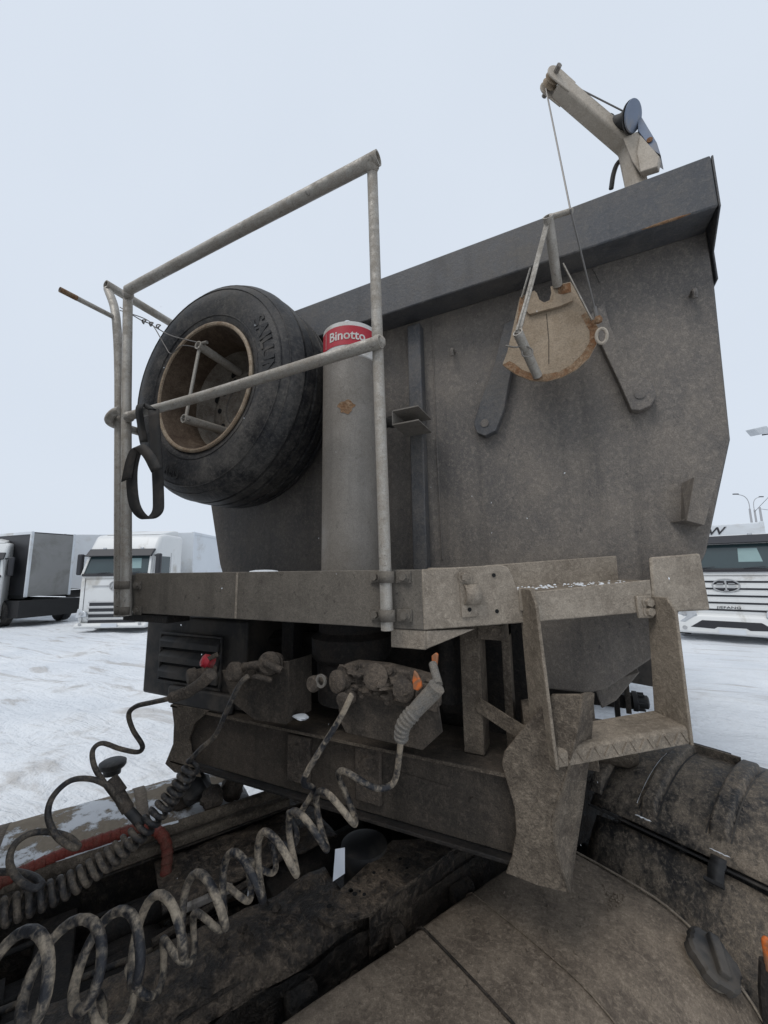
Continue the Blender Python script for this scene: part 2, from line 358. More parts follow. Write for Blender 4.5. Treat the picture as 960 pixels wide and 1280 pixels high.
#================================================================ TIPPER TRAILER
XC, YW, YR, YF = -.745, 1.65, 1.50, 1.10       # centre line, body wall, rim front, platform front
TR = empty('tipper_trailer', (XC, 2.6, 0), 'dusty dark grey tipper trailer with front platform, railing and lift cylinder', 'trailer')
prof = [(1.255, 3.25), (1.255, 3.02), (1.235, 2.42), (1.13, 2.045), (.97, 1.71), (.80, 1.575), (.74, 1.555)]
right = [(XC+a, z) for a, z in prof]; left = [(XC-a, z) for a, z in prof][::-1]
b = MB(); b.prism([(x, YW, z) for x, z in right+left], (0, .012, 0))
BODY = b.build('front_wall', 'wall', TR, .004)
b = MB(); out = right+left
b.grid(lambda a, c: (lambda k, fr: (out[k][0]+(out[min(k+1, len(out)-1)][0]-out[k][0])*fr, YW+.012+7.2*c, out[k][1]+(out[min(k+1, len(out)-1)][1]-out[k][1])*fr))(int(a*(len(out)-1)), a*(len(out)-1)-int(a*(len(out)-1))), len(out)-1, 1)
b.build('body_shell', 'wall', TR, solid=.008)
for x in (XC-1.255, XC+1.215):
    MB().box((x, YW+.02, 3.25), (x+.04, YW+7.2, 3.35)).build('side_rail', 'rim', TR, .005)
# rim hood along the top of the front wall
zt, zb = 3.362, 3.168
sec = [(YR, zb), (YR, zt), (YW+.10, zt-.005), (YW+.10, zt-.04), (YW-.001, zt-.04), (YW-.001, zb+.022)]
b = MB(); x0, x1 = XC-1.262, .505
b.prism([(x0, y, z) for y, z in sec], (x1-x0, 0, 0))
RIM = b.build('rim_hood', 'rim', TR, .006)
MB().prism([(x1+.0015, YR+.002, zt-.002), (x1+.0015, YR+.004, zb), (x1+.012, YW-.004, zb-.06), (x1+.012, YW-.004, 3.0), (x1+.012, YW+.06, 3.0), (x1+.012, YW+.06, zt-.006)], (.006, 0, 0)).build('end_plate', 'rim', RIM, .002)
# rust run on hood's lower lip
pth = [Vector((RY(u, 270, YR).x, YR+.001, zb+.003)) for u in (800, 815, 830, 846, 864)]
MB().tube(pth, [.001, .004, .005, .0045, .001], 8).build('rust_streak', 'rustedge', RIM)
# vertical stiffener on the wall
a1, a2 = RY(513, 384, YW-.05), RY(537, 384, YW-.05)
b = MB(); b.box((RY(519, 600, YW-.05).x-.02, YW-.055, 1.60), (RY(519, 600, YW-.05).x+.045, YW-.001, 3.145)); b.build('stiffener', 'rim', BODY, .006)
# rubber buffer and channel beside the cylinder
p = RY(510, 527, 1.5)
b = MB(); cx = p.x+.02
for dz in (-.030, .030): b.box((cx-.06, 1.43, p.z+dz-.003), (cx+.055, YW-.056, p.z+dz+.003))
b.box((cx-.064, 1.43, p.z-.033), (cx-.0605, YW-.056, p.z+.033)); b.build('guide_channel', 'cyl', TR, .001)
MB().lathe([(.0, 0), (.022, 0), (.028, .008), (.028, .02), (.022, .026), (.022, .045), (.026, .05), (.026, .075), (0, .075)], (cx-.139, 1.47, p.z), (1, 0, 0), 20).build('buffer', 'black', TR)
# horseshoe reinforcement
def W(u, v, off=.0): return RY(u, v, YW-off)
for hs_px in ([(592, 530), (601, 500), (618, 455), (630, 405), (650, 395), (644, 440), (636, 478), (630, 512), (620, 538), (606, 545), (596, 541)],
              [(735, 395), (755, 378), (763, 408), (778, 440), (800, 468), (816, 480), (821, 494), (814, 507), (800, 513), (789, 512), (775, 480), (756, 440)]):
    b = MB(); b.prism([W(u, v, .04) for u, v in hs_px], (0, .0385, 0)); HS = b.build('mounting_arm', 'rim' if hs_px[0][0] < 600 else 'wall', BODY, .003)
MB().tube(spline([W(u, v, .0005) for u, v in ((640, 372), (652, 345), (680, 330), (715, 325), (738, 333), (751, 355))], 5), .003, 6).build('weld_seam', 'wall', BODY)
for u, v in ((606, 529), (800, 493)):
    q = W(u, v, .0405); MB().tube([q, q-Vector((0, .003, 0))], .017, 20).build('boss', 'wall', HS, .001)
# weld seams on the wall
MB().tube([W(540, 402, .001), W(546, 560, .001), W(553, 700, .001)], .004, 6).build('weld_seam', 'wall', BODY)
# rope pegs
for u, v in ((568, 441), (864, 370)):
    q = W(u, v); MB().tube(spline([q, q+Vector((0, -.03, .0)), q+Vector((0, -.045, -.012)), q+Vector((.0, -.04, -.035))], 4), .008, 8).build('rope_peg', 'wall', BODY)
# plate bracket at the lower right of the wall
b = MB(); o = Vector((0, -.07, 0))
q = [RY(u, v, YW-.075) for u, v in ((868, 596), (896, 599), (881, 657), (858, 651))]
b.prism(q, (0, .008, 0)); BK = b.build('bracket_plate', 'wall', TR, .002)
b = MB(); b.prism([q[0]+Vector((0, .009, 0)), q[3]+Vector((0, .009, 0)), (q[3].x-.0, YW-.0015, q[3].z+.01), (q[0].x-.02, YW-.0015, q[0].z-.005)], (.006, 0, 0)); b.build('web', 'wall', BK)
b = MB(); b.prism([q[3]+Vector((0, .009, .003)), q[2]+Vector((0, .009, .003)), (q[2].x, YW-.0015, q[2].z+.003), (q[3].x-.03, YW-.0015, q[3].z+.003)], (0, 0, .005)); b.build('web', 'wall', BK)

# ---- platform
zt_p, zb_p = 2.0, 1.826
xl_p = RY(167, 745, YF).x
b = MB()
xw = RY(296, 745, YF).x
b.prism([(xl_p, YF, zb_p+.002), (xl_p, YF, zt_p), (P0.x, YF, zt_p), (P0.x, YF, zb_p)], (0, .008, 0))
b.box((xl_p, YF+.009, zt_p-.008), (P0.x, YF+.06, zt_p-.0005)); b.box((xl_p, YF+.009, zb_p+.001), (P0.x-.01, YF+.06, zb_p+.009))
PLAT = b.build('platform_beam', 'platl', TR, .003)
MB().tube([(xw, YF-.001, zb_p+.004), (xw, YF-.001, zt_p-.002)], .005, 6).build('weld_seam', 'plat', PLAT)
b = MB(); b.prism([(xl_p, YF+.061, zt_p-.03), (P0.x+.02, YF+.061, zt_p-.03), (P0.x+.2, YF+.27, zt_p-.03), (P0.x+.2, 1.56, zt_p-.03), (xl_p, 1.56, zt_p-.03)], (0, 0, .006)); b.build('platform_deck', 'platl', TR)
for xx in (xl_p+.02, xw, -1.0): MB().box((xx, YF+.062, zb_p+.02), (xx+.04, 1.56, zt_p-.032)).build('deck_joist', 'dark', TR)
q = RY(330, 712, 1.16); 
b = MB(); b.lathe([(0, .007), (.03, .006), (.05, .003), (.06, -.004)], (q.x, 1.16, zt_p), (0, 0, 1), 14); sn = b.build('snow_lump', 'snowclean', PLAT)
# canted end: full plate, notch bar, end plate
e0 = Vector((P0.x, P0.y, 0))
def SZ(t, wq, z): v = P0 + PE*t + PN*wq; return Vector((v.x, v.y, z))
def s_of(p): return (Vector((p.x, p.y, 0))-P0).dot(PE)
zs = lambda u, v, wq=0.: SG(u, v, wq)
tA = s_of(zs(642, 740)); tB = s_of(zs(815, 740)); tC = s_of(zs(880, 730))
rise = .035/tC                                   # the canted end climbs slightly
def ZR(t, z): return z + rise*t
pl = [(0.0005, zb_p), (0, zt_p), (tA-.035, ZR(tA, zt_p)), (tA-.012, ZR(tA, zt_p-.008)), (tA, ZR(tA, zt_p-.035)), (tA+.012, ZR(tA, zt_p-.075)), (tA+.03, ZR(tA, zt_p-.085)), (tB, ZR(tB, zt_p-.07)), (tB, ZR(tB, zb_p+.005)), (tA, ZR(tA, zb_p))]
b = MB(); b.prism([SZ(t, 0, z) for t, z in pl], PN*.008)
b.obox(SZ(tA/2, .034, ZR(tA/2, zt_p-.0045)), PE*(tA/2-.03), PN*.025, ZZ*.0035); 
CANT = b.build('canted_beam', 'plat', TR, .004)
b = MB(); b.prism([SZ(tB-.004, -.006, ZR(tB, zb_p+.002)), SZ(tB+.004, -.006, ZR(tB, zt_p+.0)), SZ(tC-.004, -.006, ZR(tC, zt_p+.004)), SZ(tC+.006, -.006, ZR(tC, zb_p-.002))], PN*.012)
b.build('end_plate', 'plat', TR, .006)
b = MB(); b.prism([SZ(tA+.02, .012, ZR(tA, zt_p-.092)), SZ(tB+.03, .012, ZR(tB, zt_p-.082)), SZ(tB+.03, .165, ZR(tB, zt_p-.082)), SZ(tA-.02, .165, ZR(tA, zt_p-.092))], (0, 0, .008)); b.build('foot_plate', 'step', TR)
b = MB()
for k in range(120):
    t = random.uniform(tA, tB); wq = random.uniform(.02, .155); r = random.uniform(.002, .006)
    c = SZ(t, wq, ZR(t, zt_p-.079)); b.lathe([(0, r*.8), (r*.8, r*.5), (r, 0)], c, ZZ, 5)
tag(b.build('frost_grains', 'snowclean', TR), None, None, kind='stuff')
b = MB(); b.prism([SZ(tA-.02, .167, ZR(tA, zt_p-.09)), SZ(tA-.02, .167, ZR(tA, zt_p+.0)), SZ(tB+.03, .167, ZR(tB, zt_p+.012)), SZ(tB+.03, .167, ZR(tB, zt_p-.08))], PN*.008); b.build('back_upstand', 'plat', TR, .003)
# gusset under the corner
b = MB(); cnr = [(RY(491, 787, YF+.02)), (RY(492, 808, YF+.02)), (RY(533, 813, YF+.02)), (RY(533, 790, YF+.02))]
b.box((cnr[0].x, YF+.004, cnr[1].z), (P0.x+.004, YF+.25, zb_p-.0015)); 
b.prism([(P0.x+.005, YF+.006, zb_p-.002), (P0.x+.005, YF+.006, cnr[1].z+.002), SZ(.16, .01, zb_p-.003)], PN*.12); b.build('corner_gusset', 'plat', TR, .003)
# pipe hook on the canted beam
def SGp(u, v, wq): return SG(u, v, wq)
b = MB(); a = SG(581, 714, -.002); c = SG(594, 771, -.002); 
b.prism([SG(573, 715, -.0015), SG(588, 714, -.0015), SG(597, 770, -.0015), SG(577, 772, -.0015)], PN*-.004); HK = b.build('hook_plate', 'plat', CANT, .001)
cc = SG(589, 743, -.004)
b = MB(); arc = [cc + ZZ*.028*math.cos(a_) - PN*.024*math.sin(a_) for a_ in [math.pi*k/10 for k in range(11)]]
b.grid(lambda i, j: arc[int(round(i*10))] + PE*(.045*(j-.5)), 10, 1); b.build('hook', 'plat', HK, solid=.006)
b = MB(); b.hexbolt(SG(580, 721, -.006), -PN, .012, .01); b.build('bolt', 'plat', HK)
for u, v in ((587, 762),): q = SG(u, v, -.006); MB().tube([q, q-PN*.0015], .006, 10).build('bolt_hole', 'hole', HK)
for u, v in ((621, 764), (617, 719)): q = SG(u, v, 0); MB().tube([q-PN*.001, q-PN*.0022], .006, 10).build('bolt_hole', 'hole', CANT)
# ---- access step below the canted end
sp = []
wf = -.09
pL0, pL1 = SG(668, 742, wf), SG(695, 963, wf); pR0, pR1 = SG(846, 752, wf), SG(868, 932, wf)
tL = (s_of(pL0)+s_of(pL1))/2; tR = (s_of(pR0)+s_of(pR1))/2; zS = (pL1.z+pR1.z)/2
def step_side(t0, t1, z0, z1, name):
    b = MB(); dth = .125
    pts = [SZ(t0, wf+.025, z0+.01), SZ(t0, wf+.10, z0+.01), SZ(t1, wf+dth, z1), SZ(t1, wf, z1), SZ(t0, wf, z0-.03)]
    b.prism(pts, PE*.010); return b.build(name, 'step', TR, .002)
SL = step_side(s_of(pL0), s_of(pL1), pL0.z, pL1.z, 'step_side')
SR = step_side(s_of(pR0)-.01, s_of(pR1)-.01, pR0.z, pR1.z, 'step_side')
b = MB(); zt1, zt2 = pL1.z+.048, pR1.z+.048
tl, tr_ = s_of(pL1)+.0105, s_of(pR1)-.0105
b.prism([SZ(tl, wf+.004, zt1-.045), SZ(tl, wf+.004, zt1-.008), SZ(tl, wf+.012, zt1), SZ(tl, wf+.122, zt1+.004), SZ(tl, wf+.122, zt1-.004), SZ(tl, wf+.018, zt1-.010), SZ(tl, wf+.012, zt1-.045)], PE*(tr_-tl)+ZZ*(zt2-zt1)); TRD = b.build('step_tread', 'step', TR, .002)
for k in range(15):
    t = tl+.012+(tr_-tl-.024)*k/14; zz = zt1+(zt2-zt1)*(t-tl)/(tr_-tl)
    sgn = 1 if k % 2 else -1
    MB().obox(SZ(t, wf+.003, zz-.024), PE*.008*sgn+ZZ*.013, PN*.002, PE*.0025-ZZ*.0016*sgn).build('grip_rib', 'step', TRD)
for pp, sd_ in ((pL0, 1), (pR0, -1)):
    t = s_of(pp); zc = pp.z
    b = MB(); b.prism([SZ(t-(.005 if sd_ > 0 else .06), -.010, zc-.055), SZ(t-(.005 if sd_ > 0 else .06), -.010, zc+.012), SZ(t+(.045 if sd_ > 0 else -.011), -.010, zc+.012), SZ(t+(.045 if sd_ > 0 else -.011), -.010, zc-.055)], PN*.009); FL = b.build('step_flange', 'plat', TR, .002)
    for dz in (-.008, -.036):
        if sd_ > 0 and dz < -.02: continue
        b = MB(); b.hexbolt(SZ(t+(.028 if sd_ > 0 else -.026), -.0105, zc+dz), -PN, .013, .011); b.build('bolt', 'plat', FL)
# strut from the pillar to the step
# ---- railing
yP = YF-.026
def Pp(u, v, y=yP): return RY(u, v, y)
b = MB(); b.tube([Pp(484, 788), Pp(478, 600), Pp(472, 430), Pp(465, 205)], .0185, 16, hollow=.2); b.build('railing_post', 'tube', TR)
b = MB(); b.tube([Pp(158, 770), Pp(158, 640), Pp(158, 500), Pp(160, 368)], .022, 16); b.build('railing_post', 'tube', TR)
yQ = yP+.02
b = MB(); pq = [RY(u, v, yQ) for u, v in ((149, 770), (149, 600), (149, 480), (147, 420), (143, 385), (135, 362))]
b.tube(spline(pq, 5), .021, 16); b.build('railing_post', 'tube', TR)
b = MB(); b.tube([Pp(160, 363, yP-.02), Pp(300, 288, yP-.02), Pp(473, 197, yP-.02)], .024, 18, hollow=.2); b.build('top_rail', 'tube', TR)
b = MB(); b.tube(spline([Pp(165, 519, yP-.028), Pp(240, 499, yP-.03), Pp(320, 475, yP-.03), Pp(476, 427, yP-.03)], 4), .0205, 16, hollow=.2); b.build('mid_rail', 'tube', TR)
for u, v, y_, r_ in ((465, 207, yP-.012, .026), (473, 428, yP-.014, .024), (160, 368, yP-.012, .027), (161, 521, yP-.014, .025)):
    c_ = RY(u, v, y_); bb = MB()
    def wf_(i, j, c_=c_, r_=r_, u=u):
        th = 2*math.pi*i; ph = math.pi*(j-.5); d = Vector((math.cos(ph)*math.cos(th), math.cos(ph)*math.sin(th), math.sin(ph)))
        return c_+d*r_*(1+.10*noise.noise(d*4+Vector((u, 0, 0))))
    bb.grid(wf_, 20, 10); bb.build('weld_bead', 'tube', TR, smooth=60)
# side railing running back along the left end
xs = RY(137, 358, yQ).x
b = MB(); zq = RY(137, 358, yQ).z; b.tube([(xs, yQ-.02, zq), (xs, yQ+.50, zq-.0)], .023, 16, hollow=.2); b.build('side_rail', 'tube', TR)
zq2 = RY(141, 531, yQ).z; xs2 = RY(146, 531, yQ).x
b = MB(); b.tube(spline([(xs2-.02, yQ+.45, zq2), (xs2-.02, yQ+.1, zq2), (xs2-.022, yQ, zq2), (xs2-.005, yQ-.035, zq2+.01), (xs2+.05, yQ-.045, zq2+.03), (xs2+.09, yQ-.04, zq2+.036)], 5), .020, 14); b.build('side_rail', 'tube', TR)
b = MB(); xr = RY(145, 398, yQ).x
ze = RX(75, 362, xr); b.tube([(xr, yQ-.02, RY(145, 398, yQ).z), (ze.x, ze.y, ze.z)], .0125, 12, hollow=.25); b.build('handle_rod', 'tube', TR)
b = MB(); b.tube([Vector(ze)+Vector((0, -.001, 0)), Vector(ze)+(Vector((xr, yQ, RY(145, 398, yQ).z))-Vector(ze)).normalized()*.07], .0132, 12, hollow=.2); b.build('rod_tip', 'rustedge', TR)
# post clamps
def clamp(u, v, ps, hw):
    c = RY(u, v, YF)
    b = MB(); zz = c.z; xs_ = [RY(a_, v, yP).x for a_ in ps]; r = .0225
    for xq in xs_:
        arc = [Vector((xq+math.cos(a_)*r, yP-.0-math.sin(a_)*r, zz)) for a_ in [math.pi*k/12 for k in range(13)]]
        b.grid(lambda i, j: arc[int(round(i*12))]+ZZ*(.034*(j-.5)), 12, 1)
    CLM = b.build('post_clamp', 'platl', PLAT, solid=.005)
    for k, xq in enumerate((min(xs_)-r-.022, max(xs_)+r+.022)):
        MB().box((xq-.024, YF-.008, zz-.018), (xq+.024, YF-.0015, zz+.018)).build('clamp_ear', 'platl', CLM, .001)
        bb = MB(); bb.hexbolt((xq+.004*(1 if k else -1), YF-.0085, zz), (0, -1, 0), .0115, .011); bb.build('bolt', 'platl', CLM)
clamp(484, 721, (483.5,), .02); clamp(486, 768, (484.5,), .02)
clamp(156, 731, (151, 158), .03); clamp(156, 762, (151, 158), .03)
MB().box((RY(146, 745, YF).x, YF+.001, zb_p+.01), (xl_p-.001, YF+.03, zt_p-.005)).build('end_plate', 'platl', PLAT)
b = MB(); b.box((RY(140, 778, YF).x+.06, YF+.01, zb_p-.035), (xl_p+.22, YF+.12, zb_p-.002)); b.build('end_bracket', 'dark', TR, .003)
# ---- lift cylinder
cxc, cyc, rc = -.812, 1.36, .118
b = MB(); zc_t = RY(430, 443, cyc-rc).z
b.lathe([(rc, 1.9), (rc, zc_t), (0, zc_t)], (cxc, cyc, 0), ZZ, 48); CYL = b.build('lift_cylinder', 'cyl', TR)
zc2 = RY(430, 399, cyc-rc).z
b = MB(); b.lathe([(0, 1.52), (.125, 1.52), (.13, 1.66), (.15, 1.68), (.152, 1.75), (.125, 1.77), (rc+.002, 1.9)], (cxc, cyc, 0), ZZ, 40); b.build('cylinder_base', 'dark', CYL)
b = MB(); b.lathe([(rc-.006, zc_t+.0005), (rc+.001, zc_t+.006), (rc+.001, zc2-.006), (rc-.008, zc2), (0, zc2)], (cxc, cyc, 0), ZZ, 48); CAP = b.build('cylinder_cap', 'labelw', CYL)
# red label band with lettering, on the side towards the tractor
a0 = math.atan2(-cyc, -cxc)      # towards the camera position in plan
band_lo, band_hi = RY(430, 430, cyc-rc).z, RY(430, 406, cyc-rc).z
def onc(ang, z, rr): return Vector((cxc+math.cos(ang)*rr, cyc+math.sin(ang)*rr, z))
b = MB(); b.grid(lambda i, j: onc(a0-1.35+2.3*i, band_lo+(band_hi-band_lo)*j, rc+.0022), 40, 1); b.build('label_band', 'labelred', CAP)
v, f = text_mesh('Binotto', .056, .0004, .0010)
aT = a0 - .15
b = MB(); b.add([onc(aT+x/(rc+.003)*.93, (band_lo+band_hi)/2-.018+y*1.0, rc+.0035+z) for x, y, z in v], f); b.build('lettering', 'labelw', CAP, smooth=0)
b = MB(); b.grid(lambda i, j: onc(a0-1.02+.02*i, band_lo+.006+(band_hi-band_lo-.012)*j, rc+.003), 1, 1); b.build('lettering', 'labelw', CAP, smooth=0)
b = MB(); q = onc(a0-.35, RY(430, 508, cyc-rc).z, rc+.0008)
pts = [onc(a0-.16+.26*math.cos(t_)*(1+.2*math.sin(3*t_)+.12*math.sin(7*t_)), RY(430, 508, cyc-rc).z+.028*math.sin(t_)*(1+.15*math.cos(5*t_)), rc+.0016+.0*t_) for t_ in [2*math.pi*k/40 for k in range(40)]]
b.add(pts+[onc(a0-.16, RY(430, 508, cyc-rc).z, rc+.0016)], [(k, (k+1) % 40, 40) for k in range(40)]); b.build('rust_spot', 'rustedge', CYL)
b = MB(); b.lathe([(0, .03), (.015, .026), (.03, .012), (.036, 0)], (cxc+.02, cyc-.06, zc2), ZZ, 12); b.build('snow_cap', 'snowclean', CAP)
# ---- pillars under the platform
yG = 1.265
zg_t = RY(420, 918, yG).z; zg_b = (RY(250, 950, yG).z+RY(640, 1075, yG).z)/2
b = MB(); xa, xb = RY(577, 860, 1.31).x, RY(600, 860, 1.31).x
b.box((xa, 1.31, zg_t+.003), (xb+.004, 1.316, zb_p-.003)); b.box((xb-.002, 1.3165, zg_t+.003), (xb+.004, 1.40, zb_p-.003)); 
b.box((xa, 1.3165, zg_t+.003), (xa+.006, 1.40, zb_p-.003)); b.build('pillar', 'mudp', TR, .002)
b = MB(); x2 = RY(637, 850, 1.40).x; b.box((x2-.02, 1.40, zg_t+.003), (x2+.006, 1.45, zb_p-.003)); b.box((xb+.004, 1.30, zb_p-.05), (x2+.006, 1.45, zb_p-.004)); b.build('pillar', 'mudp', TR, .002)
b = MB(); xq = RY(352, 800, 1.3).x; b.box((xq, 1.30, zg_t+.003), (xq+.06, 1.36, zb_p-.003)); b.build('pillar', 'dark', TR, .002)
b = MB(); pa, pb_ = RY(597, 880, 1.305), SZ(s_of(pL1)+.0, wf+.05, pL1.z+.035); b.bar(pa, pb_, .006, .045); b.build('step_brace', 'mudp', TR, .001)
# ---- gooseneck front beam
xg0, xg1 = RY(218, 915, yG).x, RY(640, 1010, yG).x
b = MB(); b.box((xg0, yG-.03, zg_t-.012), (xg1+.1, yG+.25, zg_t)); 
GO = b.build('gooseneck_flange', 'goose', TR, .003)
MB().box((xg0+.05, yG-.0318, zg_t-.010), (xg1+.0, yG-.0305, zg_t-.001)).build('worn_edge', 'mudp', GO)
b = MB(); b.box((xg0+.03, yG, zg_b+.001), (xg1+.1, yG+.012, zg_t-.013)); b.build('gooseneck_web', 'goose', TR, .002)
b = MB(); b.prism([(xg0+.02, yG-.03, zg_b), (xg0+.02, yG+.4, zg_b-.05), (xg1+.12, yG+.4, zg_b-.05), (xg1+.12, yG-.03, zg_b)], (0, 0, -.012)); b.build('coupling_plate', 'dark', TR, .003)
for k in range(2): 
    x_ = xg0+.25 if k == 0 else xg1-.2
    MB().box((x_, yG+.05, zg_b+.002), (x_+.012, 4.5, zg_t-.014)).build('chassis_beam', 'dark', TR)
MB().box((XC-.5, yG+.42, zg_b-.04), (XC+.5, 2.6, zg_b-.025)).build('coupling_plate', 'dark', TR)
b = MB(); b.box((XC-.95, 1.56, zg_t-.1), (XC+.55, 1.57, 1.80)); b.build('shade_plate', 'dark', TR)  # added dark plate, keeps the space under the platform black
for u0, u1, v0, v1 in ((359, 386, 916, 984), (443, 476, 930, 1010)):
    b = MB(); pA = RY(u0, v0, yG-.02); pB = RY(u1, v1, yG-.02)
    b.box((pA.x, yG-.02, pB.z), (pB.x, yG-.001, pA.z-.005)); q_ = b.build('hose_bracket', 'conn', TR, .006)
    MB().lathe([(0, .012), (.018, .010), (.022, 0)], ((pA.x+pB.x)/2, yG-.0205, pA.z-.05), (0, -1, 0), 14).build('boss', 'conn', q_)
b = MB(); pA, pB = RY(492, 962, yG), RY(566, 1022, yG); b.prism([(pA.x, yG-.0015, RY(492, 1008, yG).z), (pA.x, yG-.0015, pA.z), (pB.x, yG-.0015, pA.z-.012), (pB.x, yG-.0015, pB.z)], (0, -.0012, 0)); b.build('faded_plate', 'goose', TR)
b = MB(); q = RY(593, 1003, yG); b.lathe([(0, .006), (.014, .005), (.016, 0)], (q.x, yG, q.z), (0, -1, 0), 14); b.build('boss', 'goose', GO)
# waisted side guards of the gooseneck
def guard(pxf, yy, flange, nm, flip=False):
    b = MB(); b.prism([RY(u, v, yy) for u, v in pxf], (0, .010, 0)); o = b.build(nm, 'mudp', TR, .003); return o
yV = yG-.04
gp = [(690, 868), (727, 868), (722, 905), (714, 940), (705, 975), (693, 1008), (689, 1030), (691, 1055), (700, 1088), (711, 1117), (670, 1107), (632, 1092), (640, 1070), (645, 1040), (643, 1010), (634, 980), (627, 955), (630, 940), (650, 915)]
Gd = guard(gp, yV, None, 'side_guard')
ed = [(727, 868), (722, 905), (714, 940), (705, 975), (693, 1008), (689, 1030), (691, 1055), (700, 1088), (711, 1117)]
b = MB(); ep = [RY(u, v, yV) for u, v in ed]
bk = [RY(u, v, yV+.07) for u, v in ((742, 866), (740, 905), (737, 940), (733, 970), (729, 1003), (725, 1028), (721, 1052), (716, 1086), (712, 1116))]
b.grid(lambda i, j: ep[int(round(i*8))].lerp(bk[int(round(i*8))], j)+Vector((.0, .012*math.sin(math.pi*j), 0)), 8, 4); b.build('guard_flange', 'mudp', Gd, solid=.006, smooth=60)
yl = yG-.03
gl = [(214, 880), (262, 888), (243, 905), (236, 925), (240, 950), (250, 972), (218, 966), (206, 955), (216, 930), (217, 905)]
guard(gl, yl, None, 'side_guard')
b = MB(); q0 = RY(700, 880, yG+.1); b.prism([(q0.x-.10, yG+.12, zg_t), (q0.x+.06, yG+.12, zg_t+.02), (q0.x+.10, yG+.12, 1.53), (q0.x-.02, yG+.12, 1.53)], (0, .012, 0)); b.build('bearer', 'mudp', TR, .003)
q0 = RY(730, 880, yG+.3); b = MB(); b.box((q0.x-.03, yG+.32, zg_t-.1), (q0.x+.03, yG+.335, 1.54)); b.build('bearer', 'mudp', TR, .003)
b = MB(); q0 = RY(655, 890, 1.45); b.lathe([(0, 0), (.07, .0), (.075, .02), (.075, .16), (0, .16)], (q0.x, 1.4, q0.z-.02), (1, .2, 0), 20); b.build('pivot_tube', 'mudp', TR)
b = MB(); q0 = RZ(760, 905, 1.15); q0 = RY(760, 905, 2.2); b.lathe([(0, 0), (.08, .0), (.09, .03), (.09, .36), (.07, .4), (0, .4)], (q0.x-.3, 2.15, q0.z-.06), (1, 0, 0), 20); b.build('axle_tube', 'mudp', TR)
# hanging parts further back under the body
yb = 3.4
b = MB(); pA, pB = RY(765, 845, yb), RY(778, 915, yb); b.box((pA.x, yb, .02), (pB.x, yb+.1, 1.62)); b.build('landing_leg', 'dark', TR, .004)
b = MB(); pA, pB = RY(778, 840, yb+.3), RY(790, 893, yb+.3); b.box((pA.x, yb+.3, pB.z), (pB.x, yb+.32, 1.7)); b.build('hanger_plate', 'goose', TR, .003)
b = MB(); q = RY(800, 877, yb+.4); b.lathe([(0, 0), (.075, 0), (.075, .03), (.05, .04), (.05, .10), (.035, .11), (0, .11)], (q.x-.05, yb+.4, q.z), (1, 0, 0), 18); HB = b.build('axle_hub', 'black', TR)
for k in range(6):
    a_ = k*math.pi/3; MB().tube([(q.x-.02, yb+.4+.062*math.cos(a_), q.z+.062*math.sin(a_)), (q.x+.03, yb+.4+.062*math.cos(a_), q.z+.062*math.sin(a_))], .01, 6).build('wheel_stud', 'black', HB)
b = MB(); b.box((q.x-.9, yb+.35, q.z-.05), (q.x-.051, yb+.45, q.z+.05)); b.build('axle_beam', 'dark', TR)
b = MB(); pA, pB = RY(770, 815, 3.0), RY(819, 859, 3.0); b.prism([(pA.x, 3.0, pA.z+.3), (pB.x, 3.0, RY(819, 825, 3.0).z+.25), (pB.x, 3.0, pB.z), (RY(787, 853, 3.0).x, 3.0, RY(787, 853, 3.0).z)], (0, .01, 0)); b.build('mud_flap', 'box', TR)
b = MB(); b.prism([(RY(742, 868, 1.75).x, 1.75, 1.56), (RY(800, 838, 1.75).x, 1.75, 1.62), (RY(770, 872, 1.75).x, 1.75, RY(770, 876, 1.75).z), (RY(752, 884, 1.75).x, 1.75, RY(752, 886, 1.75).z)], (0, .2, 0)); b.build('body_bearer', 'wall', TR, .005)
# trailer wheels, far back, carry the rear end
for yy in (7.0, 8.3):
    for sx in (-1, 1):
        b = MB(); b.lathe([(.28, 0), (.46, .0), (.51, .03), (.51, .33), (.46, .36), (.28, .36), (.28, 0)], (XC+sx*1.2-(.36 if sx > 0 else 0), yy, .51), (1, 0, 0), 28); b.build('wheel', 'rubber', TR)
# ---- plastic box with louvres under the left end
yB = 1.27
bx0, bx1 = RY(180, 830, yB).x, RY(285, 830, yB).x; bz1 = zb_p-.03; bz0 = RY(200, 870, yB).z
b = MB(); b.box((bx0, yB, bz0), (bx1+.1, yB+.25, bz1)); LB = b.build('plastic_box', 'box', TR, .012, seg=3)
u0, u1 = 200, 275
wx0, wx1 = RY(198, 830, yB-.02).x, RY(272, 830, yB-.02).x; wz1, wz0 = RY(200, 793, yB-.02).z, RY(200, 850, yB-.02).z
b = MB()
for (xA, xB_, zA, zB) in ((wx0-.012, wx0, wz0, wz1), (wx1, wx1+.012, wz0, wz1), (wx0-.012, wx1+.012, wz1, wz1+.012), (wx0-.012, wx1+.012, wz0-.012, wz0)): b.box((xA, yB-.014, zA), (xB_, yB-.0015, zB))
b.build('vent_frame', 'box', LB, .003)
MB().box((wx0, yB-.003, wz0), (wx1, yB-.0016, wz1)).build('vent_recess', 'hole', LB)
for k in range(3):
    zc_ = wz0+(wz1-wz0)*(k+.5)/3+.006; MB().obox(((wx0+wx1)/2, yB-.011, zc_), ((wx1-wx0)/2, 0, 0), (0, .010, .012), (0, -.002, .016)).build('louvre', 'box', LB, .004)
b = MB(); pA, pB = RY(205, 858, 1.24), RY(288, 885, 1.24); b.box((pA.x+.03, 1.235, RY(240, 885, 1.24).z+.0), (pB.x, 1.265, pA.z+.01)); b.build('lower_cover', 'box', TR, .012, seg=3)
